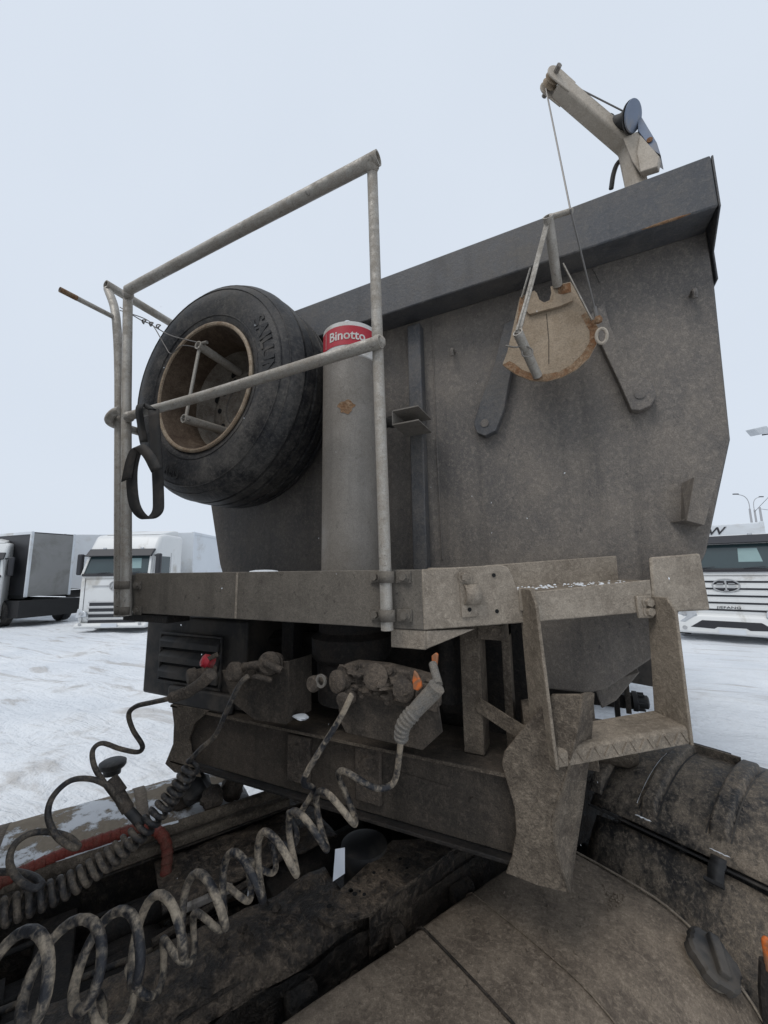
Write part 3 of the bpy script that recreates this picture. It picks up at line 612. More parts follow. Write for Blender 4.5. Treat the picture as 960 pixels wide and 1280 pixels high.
# ---- connector brackets
def bracket(px, y, nm, mt_='goose'):
    b = MB(); b.prism([RY(u, v, y) for u, v in px], (0, .006, 0)); return b.build(nm, mt_, TR, .002)
B1 = bracket([(277, 838), (360, 826), (358, 906), (318, 900), (290, 878)], 1.13, 'coupling_bracket')
b = MB(); pA = RY(360, 826, 1.13); b.box((pA.x+.0005, 1.13, RY(358, 903, 1.13).z), (pA.x+.006, 1.26, pA.z-.002)); b.build('bracket_side', 'goose', B1)
B2 = bracket([(420, 838), (546, 868), (553, 915), (528, 938), (432, 916), (424, 900)], 1.10, 'coupling_bracket')
def lump(px, y, sz, mt_, par, nm, seed=0, n=18):
    c = RY(px[0], px[1], y); b = MB()
    def fn(i, j):
        th = 2*math.pi*i; ph = math.pi*(j-.5)
        d = Vector((math.cos(ph)*math.cos(th), math.cos(ph)*math.sin(th), math.sin(ph)))
        k = 1+.4*noise.noise(d*1.3+Vector((seed, seed*2, 0)))+.12*noise.noise(d*5+Vector((0, seed, 5)))
        return c+Vector((d.x*sz[0], d.y*sz[1], d.z*sz[2]))*k
    b.grid(fn, n, n//2); return b.build(nm, mt_, par, smooth=60)
def coupling(px, y, ax, L, r, mt_, par, nm):
    c = RY(px[0], px[1], y); a = Vector(ax).normalized(); b = MB()
    b.lathe([(0, 0), (r*.7, 0), (r*.75, L*.15), (r, L*.2), (r, L*.45), (r*.8, L*.5), (r*.8, L*.7), (r*1.1, L*.72), (r*1.1, L*.92), (r*.9, L), (0, L)], c, a, 18); return b.build(nm, mt_, par)
coupling((318, 838), 1.14, (-.2, -1, .15), .10, .03, 'conn', TR, 'coupling_socket')
coupling((346, 828), 1.15, (.4, -1, .2), .09, .035, 'conn', TR, 'coupling_socket')
for pa_, pb_, r_ in (((300, 838, 1.10), (332, 830, 1.07), .014), ((330, 826, 1.08), (352, 838, 1.07), .012), ((318, 846, 1.07), (340, 850, 1.08), .010)):
    a_, b_ = RY(*pa_), RY(*pb_); bb = MB(); bb.tube(spline([a_, (a_+b_)/2+Vector((0, -.02, .008)), b_], 6), r_, 10); bb.build('short_pipe', 'conn', B1)
lump((330, 834), 1.10, (.04, .016, .016), 'conn', TR, 'caked_dirt', 1, 24)
coupling((270, 838), 1.12, (-.5, -1, -.1), .10, .026, 'conn', TR, 'coupling_socket')
q = RY(257, 826, 1.05); b = MB(); b.lathe([(0, .016), (.014, .015), (.022, .010), (.024, -.006), (.019, -.012), (.019, -.03), (0, -.03)], q, (-.55, -1, .5), 20); b.build('coupling_cap', 'red', TR)
b = MB(); b.bar(q+Vector((.0, -.01, .0)), q+Vector((.05, .01, .025)), .008, .016); b.build('coupling_lever', 'conn', TR, .002)
# right bank
b = MB(); pA, pB = RY(424, 835, 1.09), RY(545, 875, 1.09)
b.prism([RY(u, v, 1.09) for u, v in ((425, 832), (440, 828), (480, 832), (520, 842), (546, 850), (546, 890), (500, 884), (455, 872), (426, 862))], (0, .055, 0)); CB = b.build('connector_housing', 'conn', TR, .012, seg=3)
for u, v, ax_, L_, r_ in ((434, 850, (-.3, -1, .1), .05, .030), (474, 846, (.1, -1, .25), .035, .034), (508, 860, (.2, -1, .1), .045, .028), (533, 868, (.2, -1, .2), .03, .024)):
    coupling((u, v), 1.09, ax_, L_, r_, 'conn', CB, 'coupling_socket')
for u, v, r_ in ((428, 838, .012), (446, 834, .010), (489, 838, .011), (520, 848, .010), (455, 868, .009), (486, 876, .009)):
    q = RY(u, v, 1.088); bb = MB(); bb.hexbolt(q, (0, -1, .1), r_, .012); bb.build('bolt', 'conn', CB)
cr0, cr1, cr2, cr3 = RY(424, 830, 1.087), RY(546, 850, 1.087), RY(426, 864, 1.087), RY(546, 890, 1.087)
def crust(i, j):
    p = cr0.lerp(cr1, i).lerp(cr2.lerp(cr3, i), j); e = min(1, 6*min(i, 1-i, j, 1-j))
    n_ = abs(noise.noise((i*7, j*3.2, 2)))*.05+abs(noise.noise((i*16, j*7, 6)))*.022+.006*noise.noise((i*40, j*18, 1))
    return p+Vector((0, -n_*e, .004*noise.noise((i*9, j*9, 4))))
b = MB(); b.grid(crust, 70, 26); b.build('caked_dirt', 'conn', CB, smooth=60)
coupling((405, 850), 1.10, (-.1, -1, .0), .06, .022, 'conn', TR, 'coupling_socket')
q = RY(402, 851, 1.045); MB().lathe([(.013, 0), (.020, 0), (.020, .006), (.013, .006), (.013, 0)], q, (-.1, -1, .05), 16).build('coupling_ring', 'cyl', TR)
coupling((441, 868), 1.08, (-.2, -1, -.2), .05, .022, 'conn', TR, 'coupling_socket')
b = MB(); qq = [RY(u, v, 1.03) for u, v in ((517, 838), (521, 842), (526, 852), (527, 860), (522, 864), (516, 862), (515, 850))]; b.prism(qq, (0, .01, 0)); b.build('coupling_cap', 'orange', TR, .003)
b = MB(); qq = [RY(u, v, 1.10) for u, v in ((539, 820), (544, 816), (547, 818), (546, 832), (540, 836))]; b.prism(qq, (0, .012, 0)); b.build('coupling_cap', 'orange', TR, .003)
b = MB(); qa, qb = RY(541, 830, 1.10), RY(548, 856, 1.05); b.tube([qa, qb], .012, 12); b.build('coupling_pin', 'sleeve', TR)
for u, v, y_, s_, sd_ in ((376, 896, 1.16, .030, 3), (470, 907, 1.12, .026, 6)):
    lump((u, v), y_, (s_, .02, s_*.28), 'snowclean', TR, 'snow_lump', sd_, 12)
# dark hardware behind the brackets
for k, (u, v, y, r, L, ax) in enumerate(((395, 800, 1.45, .03, .7, (1, 0, 0)), (560, 830, 1.42, .045, .25, (0, 0, 1)), (330, 800, 1.42, .02, .4, (1, 0, .1)))):
    c = RY(u, v, y); b = MB(); b.tube([c-Vector(ax)*L/2, c+Vector(ax)*L/2], r, 14); b.build('air_pipe', 'dark', TR)
b = MB(); q = RY(570, 850, 1.45); b.box((q.x-.06, 1.45, q.z-.12), (q.x+.05, 1.52, q.z+.09)); VB = b.build('valve_block', 'dark', TR, .008)
for k in range(3): MB().box((q.x-.055, 1.44, q.z-.1+.06*k), (q.x+.045, 1.4495, q.z-.06+.06*k)).build('valve_rib', 'dark', VB, .002)

#================================================================ SPARE WHEEL
SW = empty('spare_wheel', (-1.52, 1.38, 2.36), 'spare lorry wheel with black tyre and rusty rim behind the platform railing', 'wheel')
wc = Vector((-1.525, 1.19, 2.865)); ax = Vector((0, 1, 0))
tp = [(.302, .030), (.308, .012), (.33, .002), (.365, -.008), (.415, -.014), (.465, -.008), (.500, .012), (.522, .038), (.532, .055)]
def groove(y0, y1, R0, d=.02): return [(R0, y0), (R0-d, y0+.003), (R0-d, y1-.003), (R0, y1)]
Rr = .543
for a_, b_ in ((.080, .098), (.142, .162), (.213, .233), (.275, .292)): tp += groove(a_, b_, Rr-.0 if .1 < a_ < .25 else Rr-.004)
tp += [(.532, .32), (.522, .337), (.50, .36), (.46, .378), (.41, .386), (.34, .372), (.30, .35)]
b = MB(); b.lathe(tp, wc, ax, 96); TY = b.build('tyre', 'rubber', SW, smooth=35)
for rr, hh, rd in ((.350, -.0045, .003), (.478, -.003, .003), (.508, .022, .004)):
    b = MB(); b.tube([wc+Vector((math.cos(a_)*rr, hh, math.sin(a_)*rr)) for a_ in [2*math.pi*k/72 for k in range(73)]], rd, 6); b.build('sidewall_rib', 'rubber', TY)
def bent(txt, size, rad, a_start, cw, nm, bold=.001):
    v, f = text_mesh(txt, size, .0022, bold); b = MB(); vv = []
    for x, y, z in v:
        rr = rad + (y-size*.35)*(1 if cw else -1); an = a_start + (-x if cw else x)/rad
        hh = -.0125 if rad > .39 else -.009
        vv.append(wc+Vector((math.cos(an)*rr, hh-z, math.sin(an)*rr)))
    b.add(vv, f); b.build(nm, 'black', TY, smooth=0)
bent('SAILUN', .092, .418, R(14), True, 'lettering', .002)
bent('REG', .06, .425, R(248), False, 'lettering')
b = MB(); b.lathe([(.300, .0), (.289, .02), (.285, .055), (.266, .08), (.266, .25), (.28, .30), (.297, .345), (.30, .352)], wc, ax, 64); RM = b.build('rim', 'rimw', SW)
b = MB(); b.lathe([(.311, .012), (.318, .004), (.318, -.004), (.310, -.008), (.302, -.006), (.299, .0015)], wc, ax, 64); b.build('rim_flange', 'lip', RM)
b = MB(); b.lathe([(.265, .18), (.258, .255), (.238, .275), (.20, .268), (.185, .245), (.125, .24), (.118, .25)], wc, ax, 48); DS = b.build('wheel_disc', 'rimd', RM)
for k in range(10):
    a_ = 2*math.pi*k/10; p_ = wc+Vector((math.cos(a_)*.155, .24, math.sin(a_)*.155)); MB().tube([p_+Vector((0, -.0025, 0)), p_+Vector((0, .004, 0))], .0135, 12).build('bolt_hole', 'hole', DS)
for k in range(8):
    a_ = 2*math.pi*(k+.5)/8; p_ = wc+Vector((math.cos(a_)*.218, .266, math.sin(a_)*.218)); MB().tube([p_+Vector((0, -.005, 0)), p_+Vector((0, .004, 0))], .021, 14).build('hand_hole', 'hole', DS)
b = MB(); b.lathe([(0, .265), (.1, .262), (.117, .255), (.117, .275)], wc, ax, 32); b.build('hub_plate', 'rimd', RM)
# clamp that holds it
def clampset(root, tips, feet, r, mt1, par=None):
    out_ = []
    for tpt, ft in zip(tips, feet): out_.append(MB().tube([tpt, ft], r, 16, hollow=.22).build('clamp_tube', mt1, root))
    a, c = tips; d = (c-a).normalized()
    MB().bar(a+Vector((0, .012, 0)), c+Vector((0, .012, 0)), .016, .008, (0, -1, 0)).build('flat_bar', mt1, root, .001)
    return out_
WC = empty('wheel_clamp', wc+Vector((0, .1, -.1)), 'tubular steel clamp set inside the rim of the spare wheel', 'clamp', 'wheel clamps')
t1, t2 = RY(247, 431, 1.17), RY(229, 523, 1.17)
clampset(WC, [t1, t2], [Vector((t1.x, 1.43, t1.z-.02)), Vector((t2.x+.02, 1.43, t2.z+.01))], .0205, 'tube')
MB().tube([t1+Vector((-.02, .012, .012)), t1+Vector((.05, .012, .005))], .008, 8).build('cross_pin', 'cyl', WC)
MB().tube([t2+Vector((-.03, .012, .01)), t2+Vector((.03, .012, -.01))], .006, 8).build('cross_pin', 'cyl', WC)
# tie wire
b = MB(); wa = RY(166, 393, 1.08)
wp = [RY(150, 384, 1.10), RY(176, 400, 1.11), RY(186, 404, 1.12), RY(196, 410, 1.13), RY(215, 420, 1.15), t1+Vector((0, .01, .015))]
b.tube(spline(wp, 6), .0028, 6); b.tube(spline([RY(150, 388, 1.10), RY(180, 398, 1.115), RY(192, 408, 1.12), RY(206, 432, 1.14), RY(214, 442, 1.145), RY(228, 432, 1.15), t1+Vector((0, .012, -.01))], 6), .0025, 6)
for k in range(3):
    c = RY(180+9*k, 402+3*k, 1.11+.008*k); b.tube([c+Vector((math.cos(a_)*.012, .004*math.sin(2*a_), math.sin(a_)*.010)) for a_ in [2*math.pi*j/14 for j in range(15)]], .003, 6)
tag(b.build('tie_wire', 'steelw'), 'twisted steel wire tying the wheel clamp to the left railing post', 'wire')
# webbing strap on the mid rail
ST = MB()
def ribbon(b, pts, wv, n=6):
    p = spline(pts, n); k = len(p)-1
    b.grid(lambda i, j: p[int(round(i*k))]+Vector(wv)*(j-.5), k, 1)
yS = 1.03
ribbon(ST, [RY(192, 512, yS-.01), RY(195, 560, yS), RY(198, 620, yS), RY(196, 641, yS-.01), RY(182, 648, yS-.03), RY(168, 630, yS-.05), RY(165, 590, yS-.06), RY(172, 562, yS-.06), RY(180, 560, yS-.05)], (.055, .01, 0))
ribbon(ST, [RY(158, 600, yS-.075), RY(164, 572, yS-.075), RY(172, 558, yS-.072), RY(185, 568, yS-.07), RY(196, 588, yS-.07)], (.045, .012, .015))
ribbon(ST, [RY(180, 553, yS+.03), RY(176, 530, yS+.01), RY(174, 512, yS-.02), RY(178, 505, yS-.01), RY(190, 512, yS-.012)], (.05, .0, -.005))
tag(ST.build('webbing_strap', 'strapm', None, solid=.004, smooth=60), 'dark webbing strap looped over the left end of the middle rail', 'strap')

#================================================================ DAVIT CRANE ON THE RIM
yC = 1.585
cb = RY(792, 218, yC)
CR = empty('davit_crane', (cb.x, yC, zt), 'small beige davit crane with winch on the top right corner of the tipper', 'crane')
p0, p1, p2 = Vector((RY(795, 218, yC).x, yC, zt+.001)), RY(786, 184, yC), RY(697, 108, yC-.17)
b = MB(); dv = (p2-p1).normalized(); sdv = dv.cross(Vector((0, 0, 1))).normalized()
def sq(p, ax1, ax2, hw): return [p+ax1*hw+ax2*hw, p-ax1*hw+ax2*hw, p-ax1*hw-ax2*hw, p+ax1*hw-ax2*hw]
side = sdv; n0 = side.cross(Vector((0, 0, 1))).normalized(); n2 = side.cross(dv).normalized(); n1 = (n0+n2).normalized()
hw = .028
rr_ = [sq(p0, side, n0, hw), sq(p1, side, n1, hw*1.1), sq(p2, side, n2, hw)]
b.add([q for r_ in rr_ for q in r_], [(i*4+j, i*4+(j+1) % 4, (i+1)*4+(j+1) % 4, (i+1)*4+j) for i in range(2) for j in range(4)] + [(3, 2, 1, 0), (8, 9, 10, 11)])
b.build('boom', 'crane', CR, .010, seg=3)
tip = p2+dv*.030
for sg in (-1, 1):
    b = MB(); c = p2+dv*.02
    arc = [tip+dv*.032*math.cos(a_)+n2*.032*math.sin(a_) for a_ in [math.pi*(k/10-.5) for k in range(11)]]
    pts = [p2-dv*.05-n2*.029] + arc + [p2-dv*.05+n2*.029]
    b.prism([q+side*sg*.022 for q in pts], side*.006*sg); b.build('pulley_cheek', 'crane', CR, .002)
b = MB(); b.lathe([(0, -.012), (.026, -.012), (.030, -.009), (.022, -.003), (.022, .003), (.030, .009), (.026, .012), (0, .012)], tip, side, 24); b.build('pulley', 'rusty', CR)
b = MB(); b.tube([tip-side*.05, tip+side*.05], .010, 8); b.build('pulley_pin', 'cyl', CR)
# winch on the rear of the post
wq_ = RY(776, 153, yC-.06)
b = MB(); dr = Vector((.8, -.5, -.45)).normalized()
b.lathe([(0, -.05), (.044, -.05), (.044, -.042), (.026, -.040), (.030, -.02), (.027, .0), (.031, .018), (.026, .03), (.048, .034), (.050, .040), (0, .040)], wq_, dr, 28); b.build('winch_drum', 'black', CR)
wd = RY(794, 150, yC-.0)
b = MB(); b.lathe([(0, .0), (.048, .0), (.050, .003), (.048, .006), (0, .006)], wq_+dr*.043, dr, 32); b.build('winch_gear', 'zinc', CR)
b = MB(); b.prism([RY(u, v, yC-.05) for u, v in ((779, 172), (797, 164), (815, 188), (812, 212), (800, 215), (790, 200))], (0, .006, 0)); b.build('winch_bracket', 'crane', CR, .002)
b = MB(); b.prism([RY(u, v, yC-.055) for u, v in ((797, 147), (802, 146), (821, 178), (826, 194), (815, 187), (797, 163))], (.02, .07, 0)); WP = b.build('winch_plate', 'zinc', CR, .002)
q = RY(812, 175, yC-.0575); MB().tube([q, q+Vector((0, -.002, 0))], .010, 12).build('bolt_hole', 'rustedge', WP)
b = MB(); b.prism([RY(u, v, yC-.06) for u, v in ((800, 168), (824, 195), (822, 208), (800, 215), (796, 190))], (.01, .03, 0)); b.build('winch_cover', 'crane', CR, .003)
b = MB(); b.tube(spline([RY(786, 196, yC+.01), RY(773, 203, yC+.03), RY(767, 217, yC+.03), RY(764, 236, yC+.04)], 4), .009, 8); b.build('crank_handle', 'black', CR)
b = MB(); up_ = n2 if n2.z > 0 else -n2; b.tube([tip+up_*.024, RY(714, 106, yC-.16), RY(781, 140, yC-.07)], .0028, 6); b.build('cable', 'steelw', CR)
# clamp plate that hangs from the crane cable
yH = 1.475
HC = empty('wheel_clamp', RY(690, 430, yH), 'rust-edged round clamp plate with tubes hanging from the crane cable', 'clamp', 'wheel clamps')
hp = [(650, 371), (668, 363), (671, 366), (674, 374), (680, 378), (687, 375), (689, 366), (688, 358), (713, 352)]
arcp = [(722, 366), (735, 388), (749, 411), (747, 428), (737, 447), (721, 462), (702, 472), (683, 477), (664, 476), (646, 469), (634, 461), (628, 456), (634, 440), (642, 405)]
HPT = [RY(u, v, yH) for u, v in hp+arcp]
b = MB(); b.prism(HPT, (0, .006, 0)); PL = b.build('clamp_plate', 'rusty', HC, .001)
# rusty rim strip along the arc
inn = [(684, 434)]; ce = RY(686, 425, yH-.0012)
arcs = [RY(u, v, yH-.0014) for u, v in arcp[1:-2]]
b = MB(); k = len(arcs)-1; b.grid(lambda i, j: arcs[int(round(i*k))].lerp(ce, .01+.16*j*(1+.10*math.sin(i*23))), k, 1); b.build('rust_band', 'rustedge', PL)
b = MB(); b.grid(lambda i, j: RY(650+9*i-4*j, 372-4*i+34*j, yH-.0016), 1, 1); b.build('rust_band', 'rustedge', PL)
b = MB(); b.grid(lambda i, j: RY(697+16*i+1*j, 357-4*i+12*j, yH-.0016), 1, 1); b.build('rust_band', 'rustedge', PL)
b = MB(); b.prism([RY(u, v, yH-.002) for u, v in ((656, 388), (668, 370), (673, 380), (681, 383), (691, 379), (693, 369), (716, 372), (716, 378), (700, 385), (662, 395))], (0, -.012, 0)); b.build('spacer_block', 'rusty', HC, .001)
MB().tube([RY(683, 392, yH-.001), RY(686, 425, yH-.001), RY(686, 455, yH-.001)], .0012, 4).build('seam', 'dark', PL)
f1, f2 = RY(697, 357, yH-.003), RY(672, 470, yH-.003)
e1, e2 = RY(685, 270, 1.27), RY(647, 415, 1.30)
clampset(HC, [e1, e2], [f1, f2], .0165, 'tube')
b = MB(); b.tube([e1+Vector((.005, .012, .004)), RY(716, 263, 1.27)], .009, 10); b.build('cross_pin', 'tube', HC)
b = MB(); b.bar(RY(646, 414, 1.31), RY(687, 276, 1.29), .006, .016, (0, -1, 0)); b.bar(RY(704, 330, 1.42), RY(740, 400, 1.46), .004, .012, (0, -1, 0)); b.bar(RY(663, 335, 1.44), RY(652, 372, 1.47), .004, .012, (0, -1, 0)); b.build('flat_bar', 'tube', HC)
b = MB(); c = RY(657, 440, 1.36); b.tube(spline([RY(632, 432, 1.33), RY(645, 434, 1.33), RY(655, 432, 1.34), RY(665, 437, 1.35), RY(664, 445, 1.35), RY(654, 445, 1.34), RY(652, 438, 1.33)], 5), .003, 6); b.build('linch_pin', 'cyl', HC)
b = MB(); c = RY(752, 420, yH-.03); b.tube([c+Vector((.016*math.cos(a_), -.006*math.sin(a_), .024*math.sin(a_))) for a_ in [2*math.pi*j/16 for j in range(17)]], .0055, 8); b.build('shackle', 'crane', HC)
b = MB(); c2 = RY(748, 405, yH-.03); b.lathe([(0, 0), (.012, .004), (.014, .015), (.008, .026), (0, .026)], c2, (0, -.3, 1), 12); b.build('cable_hook', 'rustedge', HC)
b = MB(); b.tube([tip-dv*-.0-n2*0+Vector((-.022, 0, -.012)), RY(713, 262, 1.262), RY(744, 388, yH-.035), RY(748, 404, yH-.03)], .0028, 6); 
b.tube([RY(743, 384, yH-.035), RY(746, 396, yH-.033)], .007, 8); b.build('cable', 'steelw', CR)

#================================================================ TRACTOR (rear of the truck in the foreground)
TT = empty('tractor_truck', T(.6, 1.55, 0), 'muddy tractor unit rear with frame rails, fuel tank and mudguards below the trailer', 'truck')
zf = .95
def Tb(b, s0, s1, l0, l1, z0, z1): return b.obox(T((s0+s1)/2, (l0+l1)/2, (z0+z1)/2), TS*(s1-s0)/2, TL*(l1-l0)/2, ZZ*(z1-z0)/2)
b = MB(); Tb(b, -1.6, 3.2, 1.19, 1.198, zf-.27, zf-.008); Tb(b, -1.6, 3.2, 1.19, 1.27, zf-.008, zf); Tb(b, -1.6, 3.2, 1.1985, 1.27, zf-.27, zf-.262); b.build('frame_rail', 'frame', TT, .004)
b = MB(); Tb(b, -1.6, 3.2, 1.91, 1.918, zf-.27, zf-.008); Tb(b, -1.6, 3.2, 1.84, 1.918, zf-.008, zf); b.build('frame_rail', 'frame', TT, .004)
# lumpy muddy cover plate over the near rail, front part
def cover(a, c):
    s = -.5+1.2*a; l = 1.385-.215*c; z = zf+.018+.018*noise.noise((s*6, l*9, 2))+.008*noise.noise((s*20, l*20, 4))-(.0 if c < .8 else (c-.8)*.25)
    return T(s, l+.02*noise.noise((s*5, 1, 1)), z)
b = MB(); b.grid(cover, 60, 14); b.build('rail_cover', 'framet', TT, solid=.01, smooth=60)
def skirt(a, c):
    s = -.5+1.75*a; z = zf-.03-.34*c; l = 1.165+.02*noise.noise((s*7, z*7, 9))+.012*noise.noise((s*18, z*18, 3))
    return T(s, l, z)
b = MB(); b.grid(skirt, 70, 16); b.build('rail_side_mud', 'frame', TT, smooth=60)
# plate with bolt holes
b = MB(); pz = zf+.035
pts = [RZ(u, v, pz) for u, v in ((392, 1143), (415, 1156), (462, 1142), (565, 1063), (585, 1045), (490, 1050))]
b.prism(pts, (0, 0, -.01)); HPL = b.build('perforated_plate', 'framet', TT, .002)
b = MB(); b.prism([RZ(462, 1142, pz-.011), RZ(567, 1062, pz-.011), RZ(567, 1062, pz-.011)-ZZ*.16, RZ(462, 1142, pz-.011)-ZZ*.12], -TL*-.006); b.build('plate_edge', 'framet', HPL, .001)
for k in range(10):
    u = random.uniform(.08, .92); vv = random.uniform(.2, .8)
    a = pts[0].lerp(pts[5], u); c = pts[1].lerp(pts[3], u); q = a.lerp(c, vv); q.z = pz+.0003
    MB().tube([q, q+ZZ*.0012], random.choice((.004, .006, .008)), 12).build('bolt_hole', 'hole', HPL)
for k, (u, v) in enumerate(((303, 1160), (330, 1130), (277, 1178), (310, 1172), (345, 1135))):
    q = RZ(u, v, zf+.03); MB().lathe([(0, .010), (.009, .010), (.012, .006), (.016, 0)], q, ZZ, 8).build('bolt', 'frame', TT)
# inner brackets and ribs on the side of the rail
for s_, h_, w_ in ((1.06, .24, .10), (.80, .26, .05), (.46, .25, .09), (.22, .2, .04), (.05, .26, .08), (-.16, .2, .05)):
    b = MB(); b.prism([T(s_, 1.158, zf-.05), T(s_, 1.12, zf-.06), T(s_, 1.105, zf-.16), T(s_, 1.12, zf-.05-h_), T(s_, 1.158, zf-.05-h_)], TS*w_); b.build('bracket_rib', 'frame', TT, .012, seg=3)
for k in range(9):
    s = -.25+.15*k+random.uniform(-.03, .03); q = T(s, 1.13, zf-.15-random.uniform(0, .1)); b = MB()
    sd_ = k*3.1
    c = q
    def fn(i, j):
        th = 2*math.pi*i; ph = math.pi*(j-.5); d = Vector((math.cos(ph)*math.cos(th), math.cos(ph)*math.sin(th), math.sin(ph)))
        return c+Vector((d.x*.05, d.y*.045, d.z*.045))*(1+.4*noise.noise(d*2+Vector((sd_, 0, 0))))
    b.grid(fn, 16, 8); b.build('caked_mud', 'framet', TT, smooth=60)
# cross members and dark clutter between the rails
for s in (-.9, -.1, .55, 1.3, 2.2):
    b = MB(); Tb(b, s, s+.1, 1.275, 1.835, zf-.2, zf-.06); b.build('cross_member', 'dark', TT, .006)
b = MB(); Tb(b, -2.0, 4.2, 1.20, 1.97, .50, .51); b.build('shade_sheet', 'dark', TT)  # added dark sheet, covers bright snow so the gap reads as shade
b = MB(); Tb(b, 1.0, 3.1, 1.275, 1.835, zf-.15, zf-.14); b.build('deck_plate', 'dark', TT)
b = MB(); Tb(b, -1.4, .25, 1.36, 1.74, .60, .84); b.build('gearbox', 'dark', TT, .06, seg=3)
# the tractor's own cab, behind the photographer
b = MB(); Tb(b, -3.05, -.80, .38, 2.72, 1.02, 3.55); CABB = b.build('cab', 'white', TT, .10, seg=3)
b = MB(); Tb(b, -.80, -.79, .55, 2.55, 1.15, 3.3); b.build('cab_rear_panel', 'mudp', CABB)
for l_ in (.42, 2.38):
    b = MB(); b.lathe([(.28, 0), (.46, .0), (.505, .03), (.505, .27), (.46, .30), (.28, .30), (.28, 0)], T(-1.7, l_, .51), TL, 32); b.build('wheel', 'rubber', TT)
b = MB()
b.grid(lambda i, j: T(.22+.62*i, 1.56+.27*j, zf-.012+.010*noise.noise((i*7, j*3, 4))+.006*noise.noise((i*22, j*9, 8))), 40, 14); b.build('catwalk_plate', 'framet', TT, solid=.008, smooth=60)
for k in range(7):
    l0_ = 1.36+.07*k; zz = zf-.09-.03*(k % 3); p_ = [T(-1.2, l0_, zz-.04), T(-.6+.1*random.random(), l0_+random.uniform(-.05, .05), zz), T(-.1, l0_+random.uniform(-.04, .04), zz+.02), T(.35, l0_+random.uniform(-.06, .06), zz-.02), T(.8, l0_+.05, zz-.1)]
    b = MB(); b.tube(spline(p_, 8), random.choice((.009, .012, .016)), 10); b.build('service_line', 'redhose' if k == 2 else ('hosed' if k % 2 else 'dark'), TT)
for k, (s, l, z, r, L) in enumerate(((.2, 1.5, zf-.16, .05, .5), (-.35, 1.6, zf-.12, .06, .4), (.8, 1.6, zf-.12, .07, .4), (.45, 1.72, zf-.1, .04, .8))):
    b = MB(); b.tube([T(s-L/2, l, z), T(s+L/2, l+.04, z)], r, 16); b.build('air_reservoir', 'dark', TT)
b = MB(); q = RZ(455, 1060, .98); b.lathe([(0, .05), (.05, .05), (.085, .035), (.09, .0), (.075, -.03), (.075, -.2), (0, -.2)], (q.x, q.y, .96), ZZ, 28); b.build('air_spring', 'black', TT)
b = MB(); b.lathe([(0, 0), (.38, 0), (.40, -.02), (.40, -.06), (0, -.06)], T(1.35, 1.55, 1.12)+Vector((.1, .1, 0)), ZZ, 40); b.build('fifth_wheel', 'dark', TT)
b = MB(); Tb(b, 1.2, 1.9, 1.28, 1.85, zf+.002, 1.055); b.build('fifth_wheel_base', 'dark', TT)
# bright floor scrap between the rails
# near-side fuel tank (D section)
def tank_sec(l_in, l_out, ztop, zbot, n=10, rad=.22):
    """D section: crowned top, rounded outer shoulder, flat inner side"""
    sg = -1 if l_out < l_in else 1; pts = [(l_in, zbot), (l_in, ztop-.06), (l_in+sg*.012, ztop-.03), (l_in+sg*.035, ztop-.012)]
    c1 = (l_out-sg*rad, ztop-rad); lw = (c1[0]-pts[-1][0])
    for k in range(1, 6): pts.append((pts[3][0]+lw*k/6, ztop-.012*(1-k/6)**2))
    for k in range(n+1):
        a_ = math.pi/2*(1-k/n); pts.append((c1[0]+sg*rad*math.cos(a_), c1[1]+rad*math.sin(a_)))
    c2 = (l_out-sg*rad, zbot+rad)
    for k in range(n+1):
        a_ = -math.pi/2*k/n; pts.append((c2[0]+sg*rad*math.cos(a_), c2[1]+rad*math.sin(a_)))
    return pts
def tank(l_in, l_out, s0, s1, ztop, zbot, mt_, nm, rad=.22, slope=0.):
    sec = tank_sec(l_in, l_out, ztop, zbot, 14, rad); cl = (l_in+l_out)/2; cz = (ztop+zbot)/2
    b = MB(); n = len(sec); rings = []
    st = [(s0, .965), (s0+.012, .99), (s0+.03, 1)] + [(s0+.03+(s1-s0-.06)*k/70, 1) for k in range(1, 70)] + [(s1-.03, 1), (s1-.012, .99), (s1, .965)]
    for s, k in st:
        rings.append([T(s, cl+(l-cl)*k, cz+(z-cz)*k+(.004*noise.noise((s*3.1, l*4, 1))+.0015*noise.noise((s*14, l*14, 5)))*(1 if z > cz else 0)) for l, z in sec])
    m_ = len(rings)
    b.add([p for r_ in rings for p in r_], [(i*n+j, i*n+(j+1) % n, (i+1)*n+(j+1) % n, (i+1)*n+j) for i in range(m_-1) for j in range(n)] + [tuple(range(n))[::-1], tuple(range((m_-1)*n, m_*n))])
    return b.build(nm, mt_, TT, smooth=50), sec
ztk = .955
FT, sec = tank(1.07, .385, -.9, 1.515, ztk, .25, 'tank', 'fuel_tank', .33)
def strap(par, sec, s, wd, mt_, nm, off=.004):
    b = MB(); n = len(sec); cl = sum(l for l, z in sec)/n; cz = sum(z for l, z in sec)/n; k = 1+off
    b.grid(lambda i, j: T(s+wd*(j-.5), cl+(sec[min(n-1, int(round(i*(n-1))))][0]-cl)*k, cz+(sec[min(n-1, int(round(i*(n-1))))][1]-cz)*k), n-1, 1); return b.build(nm, mt_, par, solid=.004)
strap(FT, sec, .845, .006, 'frame', 'tank_seam', .010); strap(FT, sec, 1.06, .003, 'tank', 'tank_seam', .009)
strap(FT, sec, 1.508, .008, 'step', 'end_rim', .002)
